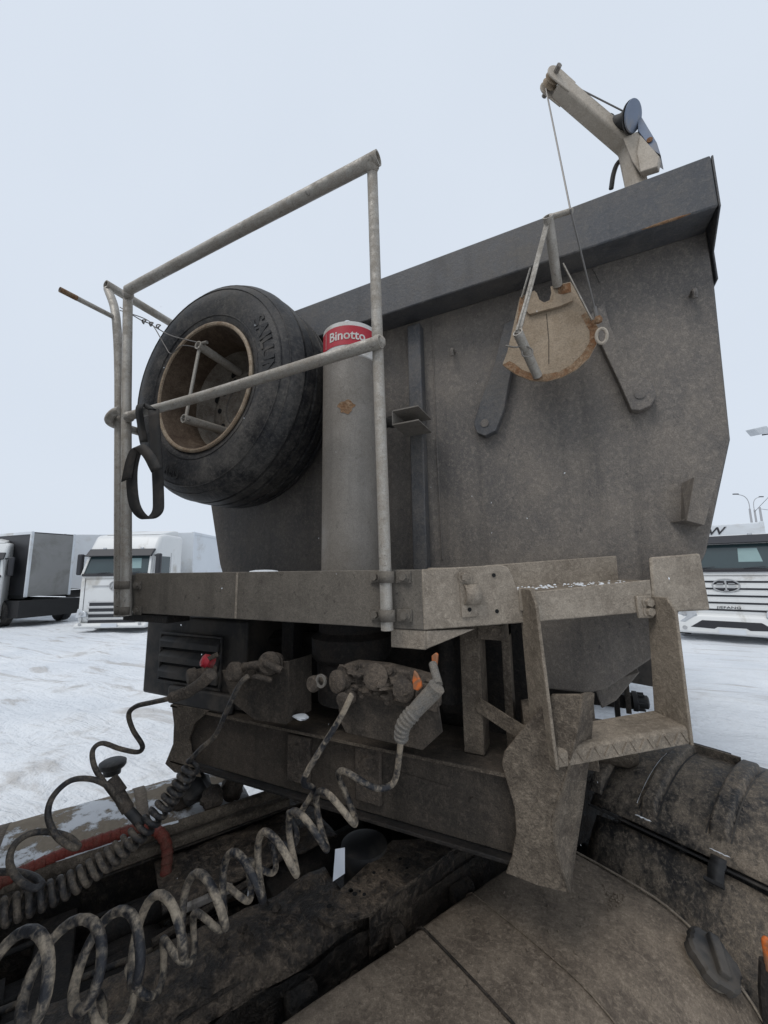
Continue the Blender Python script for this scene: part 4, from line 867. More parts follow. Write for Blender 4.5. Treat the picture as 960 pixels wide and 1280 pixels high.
# filler cap on the rounded shoulder
cc1 = (.385+.33, ztk-.33); dq = ray(884, 1206); A_ = dq.dot(TL)**2+dq.z**2; B_ = 2*((-cc1[0])*dq.dot(TL)+(CAM_H-cc1[1])*dq.z); C_ = cc1[0]**2+(CAM_H-cc1[1])**2-.33**2
qc = CP+dq*((-B_-math.sqrt(max(0, B_*B_-4*A_*C_)))/(2*A_)); lc = qc.dot(TL); sc_ = qc.dot(TS)
an = math.acos(max(-1, min(1, (cc1[0]-lc)/.33))); nrm = (TL*-math.cos(an)+ZZ*math.sin(an)).normalized()
base = T(sc_, cc1[0]-.332*math.cos(an), cc1[1]+.332*math.sin(an))
b = MB(); b.lathe([(.052, -.012), (.052, .012), (.046, .014)], base, nrm, 32); FN = b.build('filler_neck', 'tankrim', FT)
b = MB(); nA = 48; a = TS; c_ = nrm.cross(a)
rings = []
for r_, h_ in ((.056, .008), (.060, .012), (.060, .034), (.054, .042), (.030, .044), (0.001, .043)):
    rings.append([base+nrm*h_+(a*math.cos(2*math.pi*j/nA)+c_*math.sin(2*math.pi*j/nA))*r_*(1+(.10 if (j % 8) < 4 and r_ > .05 else 0)) for j in range(nA)])
b.add([p for r_ in rings for p in r_], [(i*nA+j, i*nA+(j+1) % nA, (i+1)*nA+(j+1) % nA, (i+1)*nA+j) for i in range(5) for j in range(nA)])
CPP = b.build('filler_cap', 'black', FT, smooth=25)
b = MB(); hd = (a*.8+c_*.6).normalized(); b.obox(base+nrm*.050, hd*.046, nrm.cross(hd)*.014, nrm*.012); b.build('cap_grip', 'black', CPP, .005)
# gravel and clods lying on the tank
b = MB()
for cx_, cy_, cn, sp_ in ((772, 1125, 70, .030), (742, 1205, 90, .035), (760, 1180, 40, .08), (600, 1200, 40, .15), (700, 1250, 30, .12)):
    q = RZ(cx_, cy_, ztk)
    for k in range(cn):
        r = random.uniform(.0012, .0045); s = q.dot(TS)+random.gauss(0, sp_); l = q.dot(TL)+random.gauss(0, sp_*.7)
        if l < .72 or l > 1.03 or s > 1.44: continue
        c = T(s, l, ztk+r*.3); b.lathe([(0, r), (r*.8, r*.5), (r, -r*.4)], c, Vector((random.gauss(0, .4), random.gauss(0, .4), 1)), 5)
tag(b.build('gravel_grains', 'tank', TT), None, None, kind='stuff')
# far-side tank with snow on it
FT2, sec2 = tank(1.98, 2.60, -1.2, .62, .985, .30, 'tanksnow', 'fuel_tank', .30)
for s in (-.28, .2): strap(FT2, sec2, s, .045, 'tank', 'tank_strap', .006)
q = RZ(140, 966, .97); b = MB(); b.lathe([(.04, 0), (.04, .03), (.055, .03), (.062, .04), (.062, .058), (.05, .066), (.0, .066)], (q.x, q.y, .965), ZZ, 24); b.build('filler_cap', 'black', FT2)
# far-side step bar, snowy, and pipe
b = MB(); b.tube([T(-1.3, 1.875, zf+.06), T(.2, 1.875, zf+.06), T(1.1, 1.88, zf+.06)], .022, 12); b.build('support_tube', 'mudp', TT)
b = MB(); Tb(b, -1.3, .75, 1.84, 1.93, zf+.002, zf+.035); b.build('catwalk_edge', 'mudp', TT, .006)
b = MB(); b.grid(lambda i, j: T(-1.2+1.5*i, 1.86+.03*j, zf+.083+.004*noise.noise((i*30, j*2, 0))-.012*(abs(j-.5)*2)**2), 60, 4); b.build('snow_strip', 'snowclean', TT, smooth=60)
for u, v, zz, ss in ((245, 985, 1.06, .06), (265, 998, 1.05, .045), (290, 985, 1.02, .05), (225, 1000, 1.0, .05)):
    c = RZ(u, v, zz); b = MB()
    def fn(i, j, c=c, ss=ss, u=u):
        th = 2*math.pi*i; ph = math.pi*(j-.5); d = Vector((math.cos(ph)*math.cos(th), math.cos(ph)*math.sin(th), math.sin(ph)))
        return c+d*ss*(1+.35*noise.noise(d*2.2+Vector((u, 0, 0))))
    b.grid(fn, 18, 9); b.build('valve_body', 'conn' if u != 245 else 'black', TT, smooth=45)
b = MB(); q0, q1 = RZ(228, 1132, zf-.02), RZ(290, 1105, zf-.02); b.bar(q0, q1, .055, .02); PLK = b.build('wood_scrap', 'timber', TT, .003)
b = MB(); q0, q1 = RZ(330, 1090, zf-.03), RZ(190, 1180, zf-.06); b.tube([q0, q1], .012, 8); b.build('brake_pipe', 'conn', TT)
# red spirally wrapped hose
rp = spline([RZ(u, v, z) for u, v, z in ((-60, 1130, 1.03), (0, 1103, 1.03), (80, 1067, 1.04), (150, 1042, 1.05), (185, 1034, 1.05))] + [RZ(203, 1045, 1.04), RZ(209, 1065, .99), RZ(207, 1095, .93)], 10)
rp = resample(rp, 260); b = MB(); b.tube(rp, [.0175+.0028*((k*.105) % 1.0)**1.5 for k in range(260)], 14); RHO = b.build('red_hose', 'redhose')
tag(RHO, 'red spirally wrapped hose bending down beside the far frame rail', 'hose')
# near-side mudguard
ac = (2.14, .50); Ra = .675
MG = []
def arc_s(ang, rr): return ac[0]-rr*math.cos(ang), ac[1]+rr*math.sin(ang)
def guardp(a0_, a1_, l0, l1, rr, nm, par, mt_='fender', n=16, curve=.03):
    b = MB()
    def fn(i, j):
        ang = a0_+(a1_-a0_)*i; e = abs(j-.5)*2; r_ = rr-curve*e**4; s, z = arc_s(ang, r_); return T(s, l0+(l1-l0)*j, z)
    b.grid(fn, n, 12); return b.build(nm, mt_, par, solid=.006, smooth=50)
lf0, lf1 = .33, 1.0
a_seam = R(52)
G1 = guardp(R(14), a_seam-R(1.2), lf0+.06, lf1-.02, Ra-.035, 'mudguard', TT, n=14)
G2 = guardp(a_seam, R(126), lf0-.02, lf1, Ra, 'mudguard', TT, n=24)
G3 = guardp(R(127.2), R(168), lf0+.01, lf1, Ra-.012, 'mudguard', TT, n=14)
b = MB(); sA, zA = arc_s(a_seam-R(.6), Ra-.016); b.tube([T(sA, lf0-.01, zA), T(sA, lf1, zA)], .005, 8); b.build('seam_strip', 'black', TT)
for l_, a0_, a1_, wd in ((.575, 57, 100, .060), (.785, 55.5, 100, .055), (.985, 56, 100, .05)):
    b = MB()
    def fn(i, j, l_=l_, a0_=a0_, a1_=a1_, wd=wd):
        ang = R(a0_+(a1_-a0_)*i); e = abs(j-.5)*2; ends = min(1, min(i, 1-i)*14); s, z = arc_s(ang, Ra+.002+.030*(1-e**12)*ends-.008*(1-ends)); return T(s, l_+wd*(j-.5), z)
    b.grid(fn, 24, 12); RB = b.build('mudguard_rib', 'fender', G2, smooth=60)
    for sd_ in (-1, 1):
        b = MB(); b.grid(lambda i, j: (lambda q: T(q[0], l_+sd_*(wd/2+.002+.005*j), q[1]))(arc_s(R(a0_+1+(a1_-a0_-1)*i), Ra+.0042)), 20, 1); b.build('rib_shade_strip', 'black', RB)  # black strips paint in the shadowed gaps along the rib
for l_ in (.565, .795):
    if l_ < .7:
        b = MB()
        def fn(i, j, l_=l_):
            ang = R(46+7*i); s, z = arc_s(ang, Ra+.000+(.008 if .3 < i < .7 else 0)); return T(s, l_+.042*(j-.5), z)
        b.grid(fn, 8, 1); CLP = b.build('rubber_clip', 'black', G1, solid=.010)
        s, z = arc_s(R(46.2), Ra+.009); b = MB(); b.tube([T(s, l_-.026, z), T(s, l_+.026, z)], .007, 8); b.build('clip_bar', 'black', CLP)
    sz = arc_s(R(54.2), Ra+.004); b = MB(); b.tube([T(sz[0]+random.uniform(-.003, .003), l_+.055*(k/8-.5), sz[1]) for k in range(9)], [.0005]+[random.uniform(.001, .0032) for k in range(7)]+[.0005], 6); b.build('snow_ledge', 'snowclean', G2)
    b = MB(); b.tube([T(*(lambda q: (q[0], l_+.034, q[1]))(arc_s(R(58+4*k), Ra+.005))) for k in range(8)], [random.uniform(.0002, .0014) for k in range(8)], 6); b.build('snow_ledge', 'snowclean', G2)
b = MB(); s0_, z0_ = arc_s(R(97), Ra+.004); b.obox(T(s0_, .69, z0_+.012), TS*.005, TL*.085, ZZ*.02); b.build('mudguard_bracket', 'fender', TT, .002)
b = MB(); b.tube([T(2.14, .42, .52), T(2.14, 1.9, .52)], .06, 12); b.build('axle', 'dark', TT)
for l_ in (.40, .70, 2.14, 2.44): b = MB(); b.lathe([(.28, 0), (.46, .0), (.505, .03), (.505, .24), (.46, .27), (.28, .27), (.28, 0)], T(2.14, l_, .51), TL, 36); b.build('wheel', 'rubber', TT)
q = RD(954, 1190, 1.05); b = MB(); b.obox(q+TL*-.02, TS*.012, TL*.02, ZZ*.040); b.build('marker_lamp', 'orange', TT, .008, seg=3)
b = MB(); b.tube([q+TL*.0-ZZ*.02, q+TL*.01-ZZ*.09, q+TL*.015-ZZ*.2], .012, 8); b.build('lamp_bracket', 'dark', TT)
b = MB(); Tb(b, 1.50, 1.56, .31, .36, .55, 1.0); b.build('mudguard_stay', 'black', TT, .006)

#================================================================ HOSES AND COILS
def coil(path, rad, turns, hr, ph=0., lead=(), tail=(), nper=22, ovals=1.):
    path = resample(spline(path, 8), 220); n = int(turns*nper); pts = []
    t = (path[1]-path[0]).normalized(); a = (ZZ-t*ZZ.dot(t)).normalized()
    P = resample(path, n+1)
    for k in range(n+1):
        t = (P[min(k+1, n)]-P[max(k-1, 0)]).normalized(); a = (a-t*a.dot(t)).normalized(); b_ = t.cross(a)
        fr = k/n; ends = 1.0
        r_ = (rad[0]+(rad[1]-rad[0])*fr)*ends; an = 2*math.pi*turns*fr+ph
        pts.append(P[k]+(a*math.cos(an)+b_*math.sin(an)*ovals)*r_)
    if lead: pts = spline(list(lead)+[pts[0]], 6)[:-1]+pts
    if tail: pts = pts+spline([pts[-1]]+list(tail), 6)[1:]
    b = MB(); b.tube(pts, hr, 10); return b
# big loose coil, nearest
b = coil([RD(-60, 1255, .555), RD(40, 1220, .625), RD(150, 1188, .73), RD(245, 1136, .83), RD(340, 1073, .94), RD(418, 1012, 1.04), RD(446, 982, 1.08)], (.056, .058), 10.0, .0085, ph=.4,
         tail=[RD(470, 985, 1.06), RD(492, 978, 1.07), RD(499, 945, 1.06), RD(501, 922, 1.05)])
C1 = empty('coiled_hose', RD(260, 1150, .8), 'large loose dirt-caked coil stretched across the foreground to the orange-tagged coupling', 'hose', 'coiled hoses')
b.build('coil', 'hose', C1, smooth=60)
sp_ = resample(spline([RD(501, 925, 1.05), RD(505, 905, 1.045), RD(522, 885, 1.04), RD(540, 866, 1.035), RD(546, 858, 1.03)], 8), 60)
b = MB(); b.tube(sp_, [.017+(.003 if (k//2) % 2 and k < 28 else 0)+.006*(k/59) for k in range(60)], 14); b.build('sleeve', 'sleeve', C1)
# second coil behind and below it
b = coil([RD(92, 1300, .84), RD(170, 1232, .88), RD(240, 1172, .94), RD(300, 1112, 1.02), RD(345, 1062, 1.08), RD(376, 1018, 1.12)], (.042, .030), 8.0, .0078, ph=1.0,
         tail=[RD(392, 988, 1.08), RD(380, 980, 1.05), RD(384, 965, 1.03), RD(402, 935, 1.03), RD(425, 898, 1.03), RD(440, 868, 1.03)])
C2 = empty('coiled_hose', RD(200, 1200, .9), 'narrower muddy coil hanging behind the big one from the middle socket', 'hose', 'coiled hoses'); b.build('coil', 'hose', C2, smooth=60)
# tight coil to the left
b = coil([RD(-60, 1168, .86), RD(0, 1143, .90), RD(90, 1104, .98), RD(165, 1050, 1.06), RD(215, 995, 1.12), RD(243, 955, 1.15)], (.026, .019), 27, .0070,
         tail=[RD(252, 935, 1.13), RD(270, 918, 1.11), RD(285, 885, 1.09), RD(300, 855, 1.08), RD(310, 845, 1.08)], nper=16)
C3 = empty('coiled_hose', RD(100, 1090, 1.), 'tightly wound dark coil running down left from the far coupling bracket', 'hose', 'coiled hoses'); b.build('coil', 'hosed', C3, smooth=60)
# smooth air line with wide loops at the far left
L4 = [(262, 846, 1.06), (250, 855, 1.07), (232, 866, 1.09), (212, 873, 1.11), (190, 878, 1.14), (170, 883, 1.16), (161, 893, 1.18), (166, 912, 1.20), (178, 932, 1.22), (172, 940, 1.22), (150, 936, 1.21), (128, 929, 1.20), (116, 938, 1.18), (118, 958, 1.15), (130, 978, 1.12), (145, 998, 1.10), (152, 1010, 1.10)]
b = MB(); b.tube(spline([RD(*q) for q in L4], 6), .0070, 10); A1 = empty('air_hose', RD(160, 930, 1.2), 'thin dark air hose zigzagging from the red-capped coupling at the far left', 'hose', 'air hoses'); b.build('hose', 'hosed', A1, smooth=60)
sp_ = resample(spline([RD(214, 872, 1.11), RD(232, 866, 1.09), RD(250, 855, 1.07), RD(264, 842, 1.06)], 8), 50)
b = MB(); b.tube(sp_, [.013+(.002 if (k//2) % 2 and k < 26 else 0)+.004*(k/49) for k in range(50)], 12); b.build('sleeve', 'conn', A1)
L5 = [(152, 1004, 1.08), (138, 985, 1.08), (115, 974, 1.08), (88, 976, 1.06), (66, 996, 1.03), (60, 1020, 1.0), (70, 1044, .98), (88, 1058, .97), (98, 1058, .99), (85, 1046, 1.0), (62, 1040, 1.0), (38, 1042, .98), (18, 1056, .95), (12, 1078, .92), (22, 1098, .90), (40, 1110, .89), (52, 1106, .90), (42, 1096, .92), (20, 1090, .93), (0, 1090, .93), (-30, 1092, .92)]
b = MB(); b.tube(spline([RD(*q) for q in L5], 6), .0074, 10); A2 = empty('air_hose', RD(60, 1040, 1.), 'grey-brown hose hanging in two open loops above the red hose at the left', 'hose', 'air hoses'); b.build('hose', 'hosed', A2, smooth=60)
for k, (p_, q_, r_) in enumerate((((147, 990, 1.09), (160, 1012, 1.09), .016), ((160, 1012, 1.09), (178, 1032, 1.08), .013), ((138, 975, 1.10), (150, 992, 1.09), .019))):
    b = MB(); b.tube([RD(*p_), RD(*q_)], r_, 12); b.build('hose_fitting', 'conn' if k != 1 else 'black', A2)
# scrap of white plastic by the coil
b = MB(); b.prism([RD(u, v, 1.06) for u, v in ((419, 1062), (431, 1060), (431, 1092), (416, 1102))], FW*.002)
tag(b.build('plastic_scrap', 'paper'), 'small white plastic scrap hanging below the big coil', 'scrap')

#================================================================ PARKED TRUCKS BEHIND
def lbuild(b, name, mt_, par, **k):
    o = b.build(name, mt_, None, **k); o.parent = par; return o
def mesh_copy(o, par):
    c = o.copy(); COL.objects.link(c); c.parent = par; return c
def cab(root, Wd, Hc, visor, ws, grille, bump, emblem, style):
    h = Wd/2
    pf = [(.05, .32), (.0, .5), (.0, ws[0]-.25), (.04, ws[0]), (.26, ws[1]), (.36, visor[1]+.05), (.62, Hc-.06), (1.0, Hc), (2.2, Hc), (2.25, .75), (1.55, .75), (1.5, .32)]
    b = MB(); b.prism([(-h, y, z) for y, z in pf], (Wd, 0, 0)); lbuild(b, 'cab_body', 'white', root, bevel=.13, seg=4)
    sl_ = (.26-.04)/(ws[1]-ws[0]); fy = lambda z: .04+(z-ws[0])*sl_
    b = MB(); b.prism([(-h+.08, fy(ws[0]+.03)-.012, ws[0]+.03), (-h+.16, fy(ws[1])-.012, ws[1]), (h-.16, fy(ws[1])-.012, ws[1]), (h-.08, fy(ws[0]+.03)-.012, ws[0]+.03)], (0, .02, 0)); WS = lbuild(b, 'windscreen', 'glass', root, bevel=.02)
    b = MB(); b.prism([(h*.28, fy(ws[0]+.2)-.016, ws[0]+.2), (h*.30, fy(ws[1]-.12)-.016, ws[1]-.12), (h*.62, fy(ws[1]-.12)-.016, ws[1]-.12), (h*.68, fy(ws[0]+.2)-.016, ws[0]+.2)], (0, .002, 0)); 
    o = lbuild(b, 'painted_reflection', 'reflpaint', WS)  # reflection painted as a pale patch on the glass
    b = MB(); b.box((-h+.06, fy(ws[0])-.06, ws[0]-.06), (h-.06, fy(ws[0])-.0, ws[0]+.028)); lbuild(b, 'scuttle_panel', 'darkt', root, bevel=.015)
    for sx in (-.5, .35):
        b = MB(); b.bar((sx*h, fy(ws[0])-.066, ws[0]+.03), (sx*h+.42, fy(ws[0])-.07, ws[0]+.075), .015, .02); lbuild(b, 'wiper', 'darkt', WS)
    b = MB(); b.prism([(-h+.06, .12, visor[0]), (-h+.06, .05, visor[0]+.02), (-h+.06, .28, visor[1]), (-h+.06, .40, visor[1])], (Wd-.12, 0, 0)); lbuild(b, 'sun_visor', 'darkt', root, bevel=.02)
    z0, z1, ns = grille
    for k in range(ns):
        zz = z0+(z1-z0)*k/(ns-1); b = MB(); wg = h*(.74 if style == 2 else .66)
        b.box((-wg, -.012, zz-(.022 if style == 2 else .075)), (wg, .004, zz+(.022 if style == 2 else .03))); SLT = lbuild(b, 'grille_slot', 'darkt', root, bevel=.008)
        b = MB(); b.box((-wg-.03, -.03, zz+(.026 if style == 2 else .034)), (wg+.03, -.001, zz+(.11 if style == 2 else .075))); lbuild(b, 'grille_bar', 'white' if style == 2 else 'chrome', root, bevel=.008)
    b = MB(); b.prism([(-h-.02, -.1, bump[0]), (-h-.02, -.1, bump[1]-.1), (-h-.02, -.03, bump[1]), (-h-.02, .5, bump[1]), (-h-.02, .5, bump[0])], (Wd+.04, 0, 0)); BP = lbuild(b, 'bumper', 'white', root, bevel=.06, seg=3)
    hz = max(bump[1], .66)
    b = MB(); w1, w2 = h*.72, h*.5; zc_ = (bump[0]+bump[1])/2-.02
    b.prism([(-w1, -.104, zc_-.08), (-w2, -.104, zc_+.11), (w2, -.104, zc_+.11), (w1, -.104, zc_-.08), (h*.3, -.104, zc_-.10), (h*.24, -.104, zc_-.05), (-h*.24, -.104, zc_-.05), (-h*.3, -.104, zc_-.10)], (0, .01, 0))
    if style == 2: lbuild(b, 'bumper_intake', 'darkt', BP)
    b = MB(); b.box((-.27, -.13, bump[0]+.04), (.27, -.112, bump[0]+.17)); PLT = lbuild(b, 'number_plate', 'whitel', BP)
    for sx in (-1, 1):
        b = MB()
        if style == 2: b.prism([(sx*(h-.01), -.09, hz-.26), (sx*(h-.03), -.03, hz+.16), (sx*(h-.46), -.115, hz+.11), (sx*(h-.50), -.118, hz-.03), (sx*(h-.22), -.118, hz-.24)], (0, .09, 0))
        else: b.prism([(sx*(h-.03), -.09, hz-.14), (sx*(h-.04), -.02, hz+.16), (sx*(h-.36), -.09, hz+.06), (sx*(h-.42), -.115, hz-.10)], (0, .08, 0))
        HL = lbuild(b, 'headlight', 'lampg', root, bevel=.015)
        b = MB(); b.lathe([(0, -.005), (.05, .0), (.055, .01)], (sx*(h-.22), -.118, hz-.01), (0, -1, 0), 14); lbuild(b, 'lens', 'chrome', HL)
        b = MB(); b.box((sx*(h+.16)-.09, .10, ws[0]-.02), (sx*(h+.16)+.09, .26, ws[0]+.72)); MR = lbuild(b, 'mirror', 'darkt', root, bevel=.05, seg=3)
        b = MB(); b.bar((sx*(h-.05), .3, ws[0]+.66), (sx*(h+.16), .18, ws[0]+.66), .05, .05); lbuild(b, 'mirror_arm', 'darkt', MR)
        b = MB(); b.box((min(sx*(h+.003), sx*(h+.010)), .42, ws[0]+.02), (max(sx*(h+.003), sx*(h+.010)), 1.25, ws[1]-.05)); lbuild(b, 'side_window', 'glass', root, bevel=.003)
        b = MB(); b.box((min(sx*(h+.0135), sx*(h+.0175)), 1.30, .8), (max(sx*(h+.0135), sx*(h+.0175)), 1.31, ws[1]+.1)); lbuild(b, 'door_gap', 'darkt', root)
        b = MB(); b.lathe([(.26, 0), (.46, .0), (.50, .03), (.50, .28), (.46, .31), (.26, .31)], (sx*(h-.02)-(.31 if sx > 0 else 0), 1.05, .5), (1, 0, 0), 24); lbuild(b, 'wheel', 'rubber', root)
        b = MB(); b.lathe([(0, 0), (.18, .0), (.27, .02), (.27, .05)], (sx*(h-.05), 1.05, .5), (sx, 0, 0), 18); lbuild(b, 'wheel_rim', 'chrome', root)
    for sx in (-1, 1):
        b = MB(); b.prism([(sx*(h-.02), .0, ws[0]-.02), (sx*(h-.10), .20, ws[1]), (sx*(h-.17), .20, ws[1]), (sx*(h-.10), -.003, ws[0]-.02)], (0, .03, 0)); lbuild(b, 'windscreen_pillar', 'darkt' if style == 2 else 'white', root)
        b = MB(); b.box((min(sx*(h+.004), sx*(h+.03)), 1.08, 1.32), (max(sx*(h+.004), sx*(h+.03)), 1.24, 1.37)); lbuild(b, 'door_handle', 'darkt', root)
        b = MB(); b.box((min(sx*(h-.25), sx*(h+.005)), .30, .38), (max(sx*(h-.25), sx*(h+.005)), .62, .46)); lbuild(b, 'cab_step', 'darkt', root)
        b = MB(); b.box((sx*h*.55-.05, .30, visor[1]-.01), (sx*h*.55+.05, .38, visor[1]+.05)); lbuild(b, 'marker_lamp', 'lampg', root, bevel=.01)
        b = MB(); b.lathe([(0, .004), (.05, .0), (.055, -.01)], (sx*(h-.2), -.112 if style == 2 else -.1, bump[0]+.14), (0, -1, 0), 14); lbuild(b, 'fog_lamp', 'chrome', root)
        b = MB(); b.box((sx*h*.83-.006, -.010, bump[1]+.03), (sx*h*.83+.006, .003, ws[0]-.12)); lbuild(b, 'panel_gap', 'darkt', root)
    b = MB(); b.box((-h*.8, -.008, ws[0]-.155), (h*.8, .003, ws[0]-.145)); lbuild(b, 'panel_gap', 'darkt', root)
    b = MB(); b.prism([(-h+.2, .75, Hc-.02), (-h+.2, 1.9, Hc+.22), (-h+.2, 2.2, Hc+.22), (-h+.2, 2.2, Hc-.02)], (Wd-.4, 0, 0))
    if style == 1: lbuild(b, 'roof_deflector', 'white', root, bevel=.05, seg=3)
    b = MB(); b.box((-h+.1, .35, .45), (h-.1, 6.2, .72)); lbuild(b, 'chassis', 'chass', root)
    # emblem
    ez = emblem; c = Vector((0, -.035, ez)); b = MB()
    if style == 2:
        b.grid(lambda i, j: c+Vector((math.cos(2*math.pi*i)*.27*j, .012, math.sin(2*math.pi*i)*.165*j)), 32, 2); EM = lbuild(b, 'emblem', 'darkt', root)
        b = MB(); b.tube([c+Vector((math.cos(a_)*.275, 0, math.sin(a_)*.17)) for a_ in [2*math.pi*k/32 for k in range(33)]], .018, 6)
        b.box((-.018, -.05, ez-.13), (.018, -.03, ez+.13)); b.box((-.045, -.049, ez-.135), (.045, -.03, ez-.115)); b.bar((-.03, -.04, ez+.09), (.0, -.04, ez+.12), .01, .02)
        for k in range(3):
            for sx in (-1, 1): b.box((min(sx*.05, sx*(.21-.03*abs(k-1))), -.05, ez-.065+.055*k), (max(sx*.05, sx*(.21-.03*abs(k-1))), -.03, ez-.045+.055*k))
        lbuild(b, 'emblem_figure', 'chrome', EM)
        v, f = text_mesh('JIEFANG', .09, .004); b = MB(); b.add([(x*1.5, -.036-z, z0+.04+y) for x, y, z in v], f); lbuild(b, 'lettering', 'darkt', root, smooth=0)
    else:
        b.tube([c+Vector((math.cos(a_)*.15, 0, math.sin(a_)*.15)) for a_ in [2*math.pi*k/28 for k in range(29)]], .016, 6)
        b.grid(lambda i, j: c+Vector((math.cos(2*math.pi*i)*.14*j, .02, math.sin(2*math.pi*i)*.14*j)), 28, 2); b.box((-.02, -.05, ez-.13), (.02, -.03, ez+.13)); b.bar((-.1, -.04, ez-.08), (0, -.04, ez+.06), .012, .03); b.bar((.1, -.04, ez-.08), (0, -.04, ez+.06), .012, .03)
        EM = lbuild(b, 'emblem', 'chrome', root)
        for sx in (-1, 1):
            b = MB(); b.box((min(sx*.2, sx*.75), -.02, ez-.02), (max(sx*.2, sx*.75), -.002, ez+.02)); lbuild(b, 'emblem_wing', 'chrome', EM)
def trailer_box(root, Wd, y0, L, z0, z1, side_m, front_m, post=True):
    h = Wd/2
    b = MB(); b.box((-h, y0, z0), (h, y0+L, z1)); BX = lbuild(b, 'cargo_box', side_m, root, bevel=.03)
    b = MB(); b.box((-h+.03, y0-.02, z0), (h-.03, y0-.004, z1-.05)); lbuild(b, 'front_panel', front_m, root)
    for sx in (-1, 1):
        b = MB(); b.box((sx*h-.05, y0-.03, z0-.02), (sx*h+.05, y0+.06, z1+.02)); lbuild(b, 'corner_post', 'whitel' if front_m != 'darkt' else 'tarp', root, bevel=.01)
        b = MB(); b.box((sx*h-.03, y0+.07, z1-.09), (sx*h+.03, y0+L, z1+.015)); lbuild(b, 'top_rail', 'whitel', root)
        b = MB(); b.box((sx*h-.03, y0+.07, z0-.09), (sx*h+.02, y0+L, z0+.04)); lbuild(b, 'bottom_rail', 'chass', root)
        for k in range(3):
            b = MB(); b.lathe([(.26, 0), (.46, .0), (.50, .03), (.50, .32), (.46, .35), (.26, .35)], (sx*(h-.03)-(.35 if sx > 0 else 0), y0+L-2+-1.3*k, .5), (1, 0, 0), 20); lbuild(b, 'wheel', 'rubber', root)
    b = MB(); b.box((-h+.3, y0+.1, .7), (h-.3, y0+L, z0-.1)); lbuild(b, 'chassis', 'chass', root)
def toward(x, y, off): return math.atan2(-x, y)*1.0 + off     # face the camera then turn
def face(px, v, z=0.): return RZ(px, v, z)
# left truck
g1 = RZ(138, 791, 0); rz = math.atan2(-g1.x, g1.y)
K1 = empty('parked_truck', (g1.x, g1.y, 0), 'white tractor unit with round emblem parked left behind the railing posts', 'truck', 'parked trucks', rz+R(-33))
cab(K1, 2.42, 3.45, (2.60, 2.88), (1.98, 2.66), (.40, .98, 4), (.16, .34), 1.58, 1)
TB1 = empty('box_trailer', (g1.x, g1.y, 0), 'white box trailer coupled behind the left parked truck', 'trailer', 'parked trailers', rz+R(-33))
trailer_box(TB1, 2.5, 2.95, 12, 1.15, 3.72, 'whitel', 'whitel')
# right truck
g2 = RZ(917, 803, 0); rz2 = math.atan2(-g2.x, g2.y)
K2 = empty('parked_truck', (g2.x, g2.y, 0), 'white tractor unit with oval emblem parked at the right edge', 'truck', 'parked trucks', rz2+R(3)); 
cab(K2, 2.36, 2.84, (2.57, 2.80), (1.88, 2.56), (.82, 1.56, 5), (.18, .72), 1.46, 2)
TB2 = empty('box_trailer', (g2.x, g2.y, 0), 'white box trailer with dark lettering above the right parked cab', 'trailer', 'parked trailers', rz2+R(3))
trailer_box(TB2, 2.36, 2.6, 12, 1.1, 3.30, 'whitel', 'whitel')
v, f = text_mesh('MKW', .42, .005, .006); b = MB(); b.add([(x-.25+y*.25, 2.57-z, 2.98+y*.8) for x, y, z in v], f); lbuild(b, 'lettering', 'darkt', TB2, smooth=0)
# far-left rigs
c3a, c3b = RD(31, 760, 15.4), RD(85, 760, 16.8); c3a.z = c3b.z = 0; m3 = (c3a+c3b)/2; d3 = (c3b-c3a).normalized(); rz3 = math.atan2(d3.y, d3.x)
TB3 = empty('box_trailer', (m3.x, m3.y, 0), 'grey-fronted box trailer at the far left', 'trailer', 'parked trailers', rz3)
trailer_box(TB3, (c3b-c3a).length, 0.05, 12, 1.15, 3.72, 'darkt', 'tarp')
for sx in (-1, 1):
    b = MB(); b.lathe([(.26, 0), (.46, .0), (.50, .03), (.50, .32), (.46, .35), (.26, .35)], (sx*1.05-.17, .9, .5), (1, 0, 0), 20); lbuild(b, 'wheel', 'rubber', TB3)
b = MB(); b.box((-1.1, -.25, .35), (1.1, 2.2, 1.0)); lbuild(b, 'tractor_frame', 'chass', TB3)
g4 = RZ(-62, 790, 0)
K4 = empty('parked_truck', (g4.x, g4.y, 0), 'white tractor unit cut off by the left picture edge', 'truck', 'parked trucks', math.atan2(-g4.x, g4.y)+R(-14))
cab(K4, 2.42, 3.3, (2.60, 2.88), (1.98, 2.66), (.40, .98, 4), (.16, .34), 1.58, 1)
g5 = RZ(103, 762, 0)
TB5 = empty('box_trailer', (g5.x, g5.y, 0), 'pale blue-white box trailer between the grey trailer and the left cab', 'trailer', 'parked trailers', rz+R(-22))
trailer_box(TB5, 2.5, 0, 12, 1.2, 4.3, 'whitel', 'whitel')
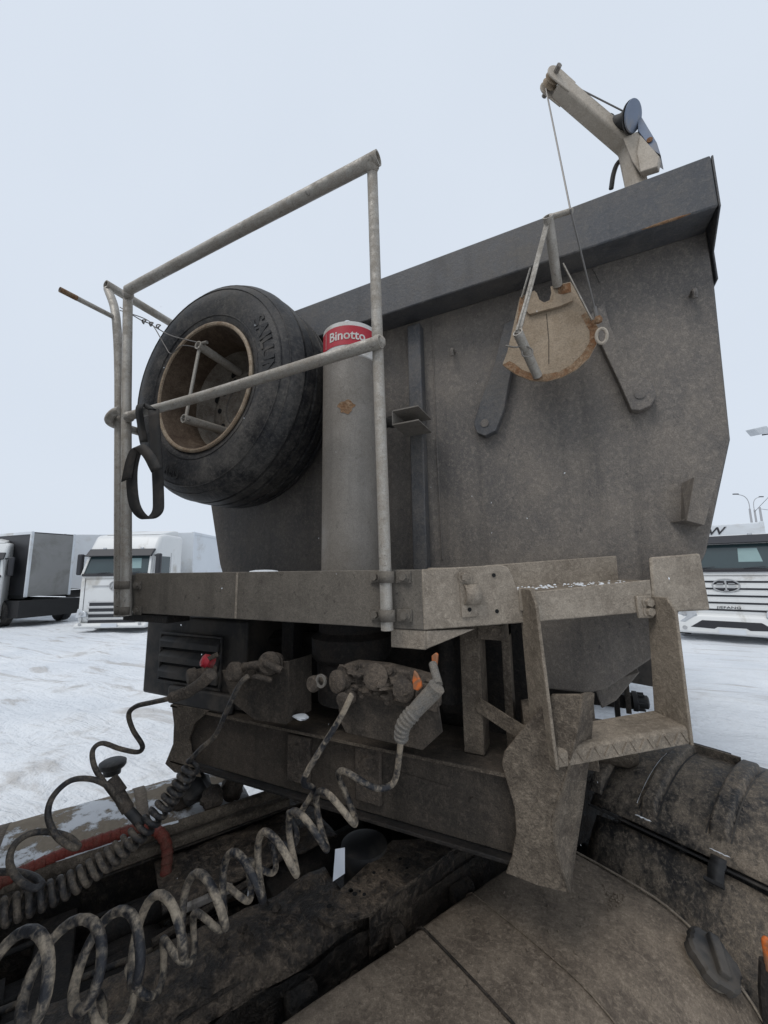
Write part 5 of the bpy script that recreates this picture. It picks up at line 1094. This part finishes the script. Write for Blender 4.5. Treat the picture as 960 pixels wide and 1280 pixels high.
# ---- lamps
def lamp(u, vt, vb, d, arms, label, r=.11):
    top = RD(u, vt, d); 
    e = empty('street_lamp', (top.x, top.y, 0), label, 'lamp post', 'lamp posts')
    b = MB(); b.tube([(top.x, top.y, 0), (top.x, top.y, top.z)], [r*1.3, r*.8], 12); b.build('pole', 'concrete', e)
    for dx, dz in arms:
        p_ = Vector((top.x, top.y, top.z)); q_ = [p_-ZZ*.6, p_+ZZ*dz*.45, p_+RT0*dx*.35+ZZ*dz*.85, p_+RT0*dx+ZZ*dz]
        b = MB(); b.tube(spline(q_, 5), r*.35, 8); b.build('lamp_arm', 'concrete', e)
        b = MB(); b.obox(p_+RT0*dx*1.15+ZZ*(dz+.02), RT0*dx*.22, FW*.12, ZZ*.06); b.build('lamp_head', 'darkt', e, .02)
lamp(937, 636, 700, 42, [(-1.1, 1.6)], 'concrete lamp post with a long arm to the left, leftmost of three')
lamp(943, 637, 700, 46, [(.9, 1.5)], 'concrete lamp post with an arm curving to the right, middle of three')
lamp(949.5, 634, 700, 40, [], 'bare concrete pole without a lamp, rightmost of three')
fl = RD(948, 539, 17); FLD = empty('flood_light', (RD(985, 540, 17).x, RD(985, 540, 17).y, 0), 'pale floodlight on a side arm against the sky at right', 'floodlight')
b = MB(); b.obox(fl, RT0*.28+ZZ*.06, FW*.22, ZZ*.14-RT0*.1); b.build('lamp_head', 'lampg', FLD, .03)
pe = RD(985, 540, 17)
b = MB(); b.tube([fl+RT0*.15-ZZ*.17, pe+ZZ*.05], .03, 8); b.build('lamp_arm', 'darkt', FLD)
b = MB(); b.tube([(pe.x, pe.y, 0), (pe.x, pe.y, pe.z+.4)], .1, 12); b.build('pole', 'concrete', FLD)
b = MB()
for (u0, v0, u1, v1) in ((950, 636, 1010, 637), (943, 640, 1010, 560)):
    p_, q_ = RD(u0, v0, 41), RD(u1, v1, 60); mid_ = (p_+q_)/2-ZZ*.4; b.tube(spline([p_, mid_, q_], 6), .025, 5)
tag(b.build('overhead_wire', 'darkt'), 'thin overhead wires leading right from the bare pole', 'wire')

#================================================================ FALLING SNOW
b = MB()
for k in range(170):
    d = random.uniform(.7, 5.0); u, v = random.uniform(190, 900), random.uniform(380, 1100)
    if d < 1.0 and v > 800: continue
    c = RD(u, v, d); r = random.uniform(.0008, .0016)*(1 if d < 2 else 1.5); ax_ = Vector((random.gauss(0, .5), random.gauss(0, .5), 1)).normalized()*r*random.uniform(1, 2.6)
    e1_, e2_ = ax_.orthogonal().normalized()*r, ax_.cross(ax_.orthogonal()).normalized()*r
    b.add([c+ax_, c-ax_, c+e1_, c-e1_, c+e2_, c-e2_], [(0, 2, 4), (0, 4, 3), (0, 3, 5), (0, 5, 2), (1, 4, 2), (1, 3, 4), (1, 5, 3), (1, 2, 5)])
tag(b.build('falling_snow', 'snowclean', smooth=0), 'sparse small snowflakes drifting in the air', 'snow', kind='stuff')
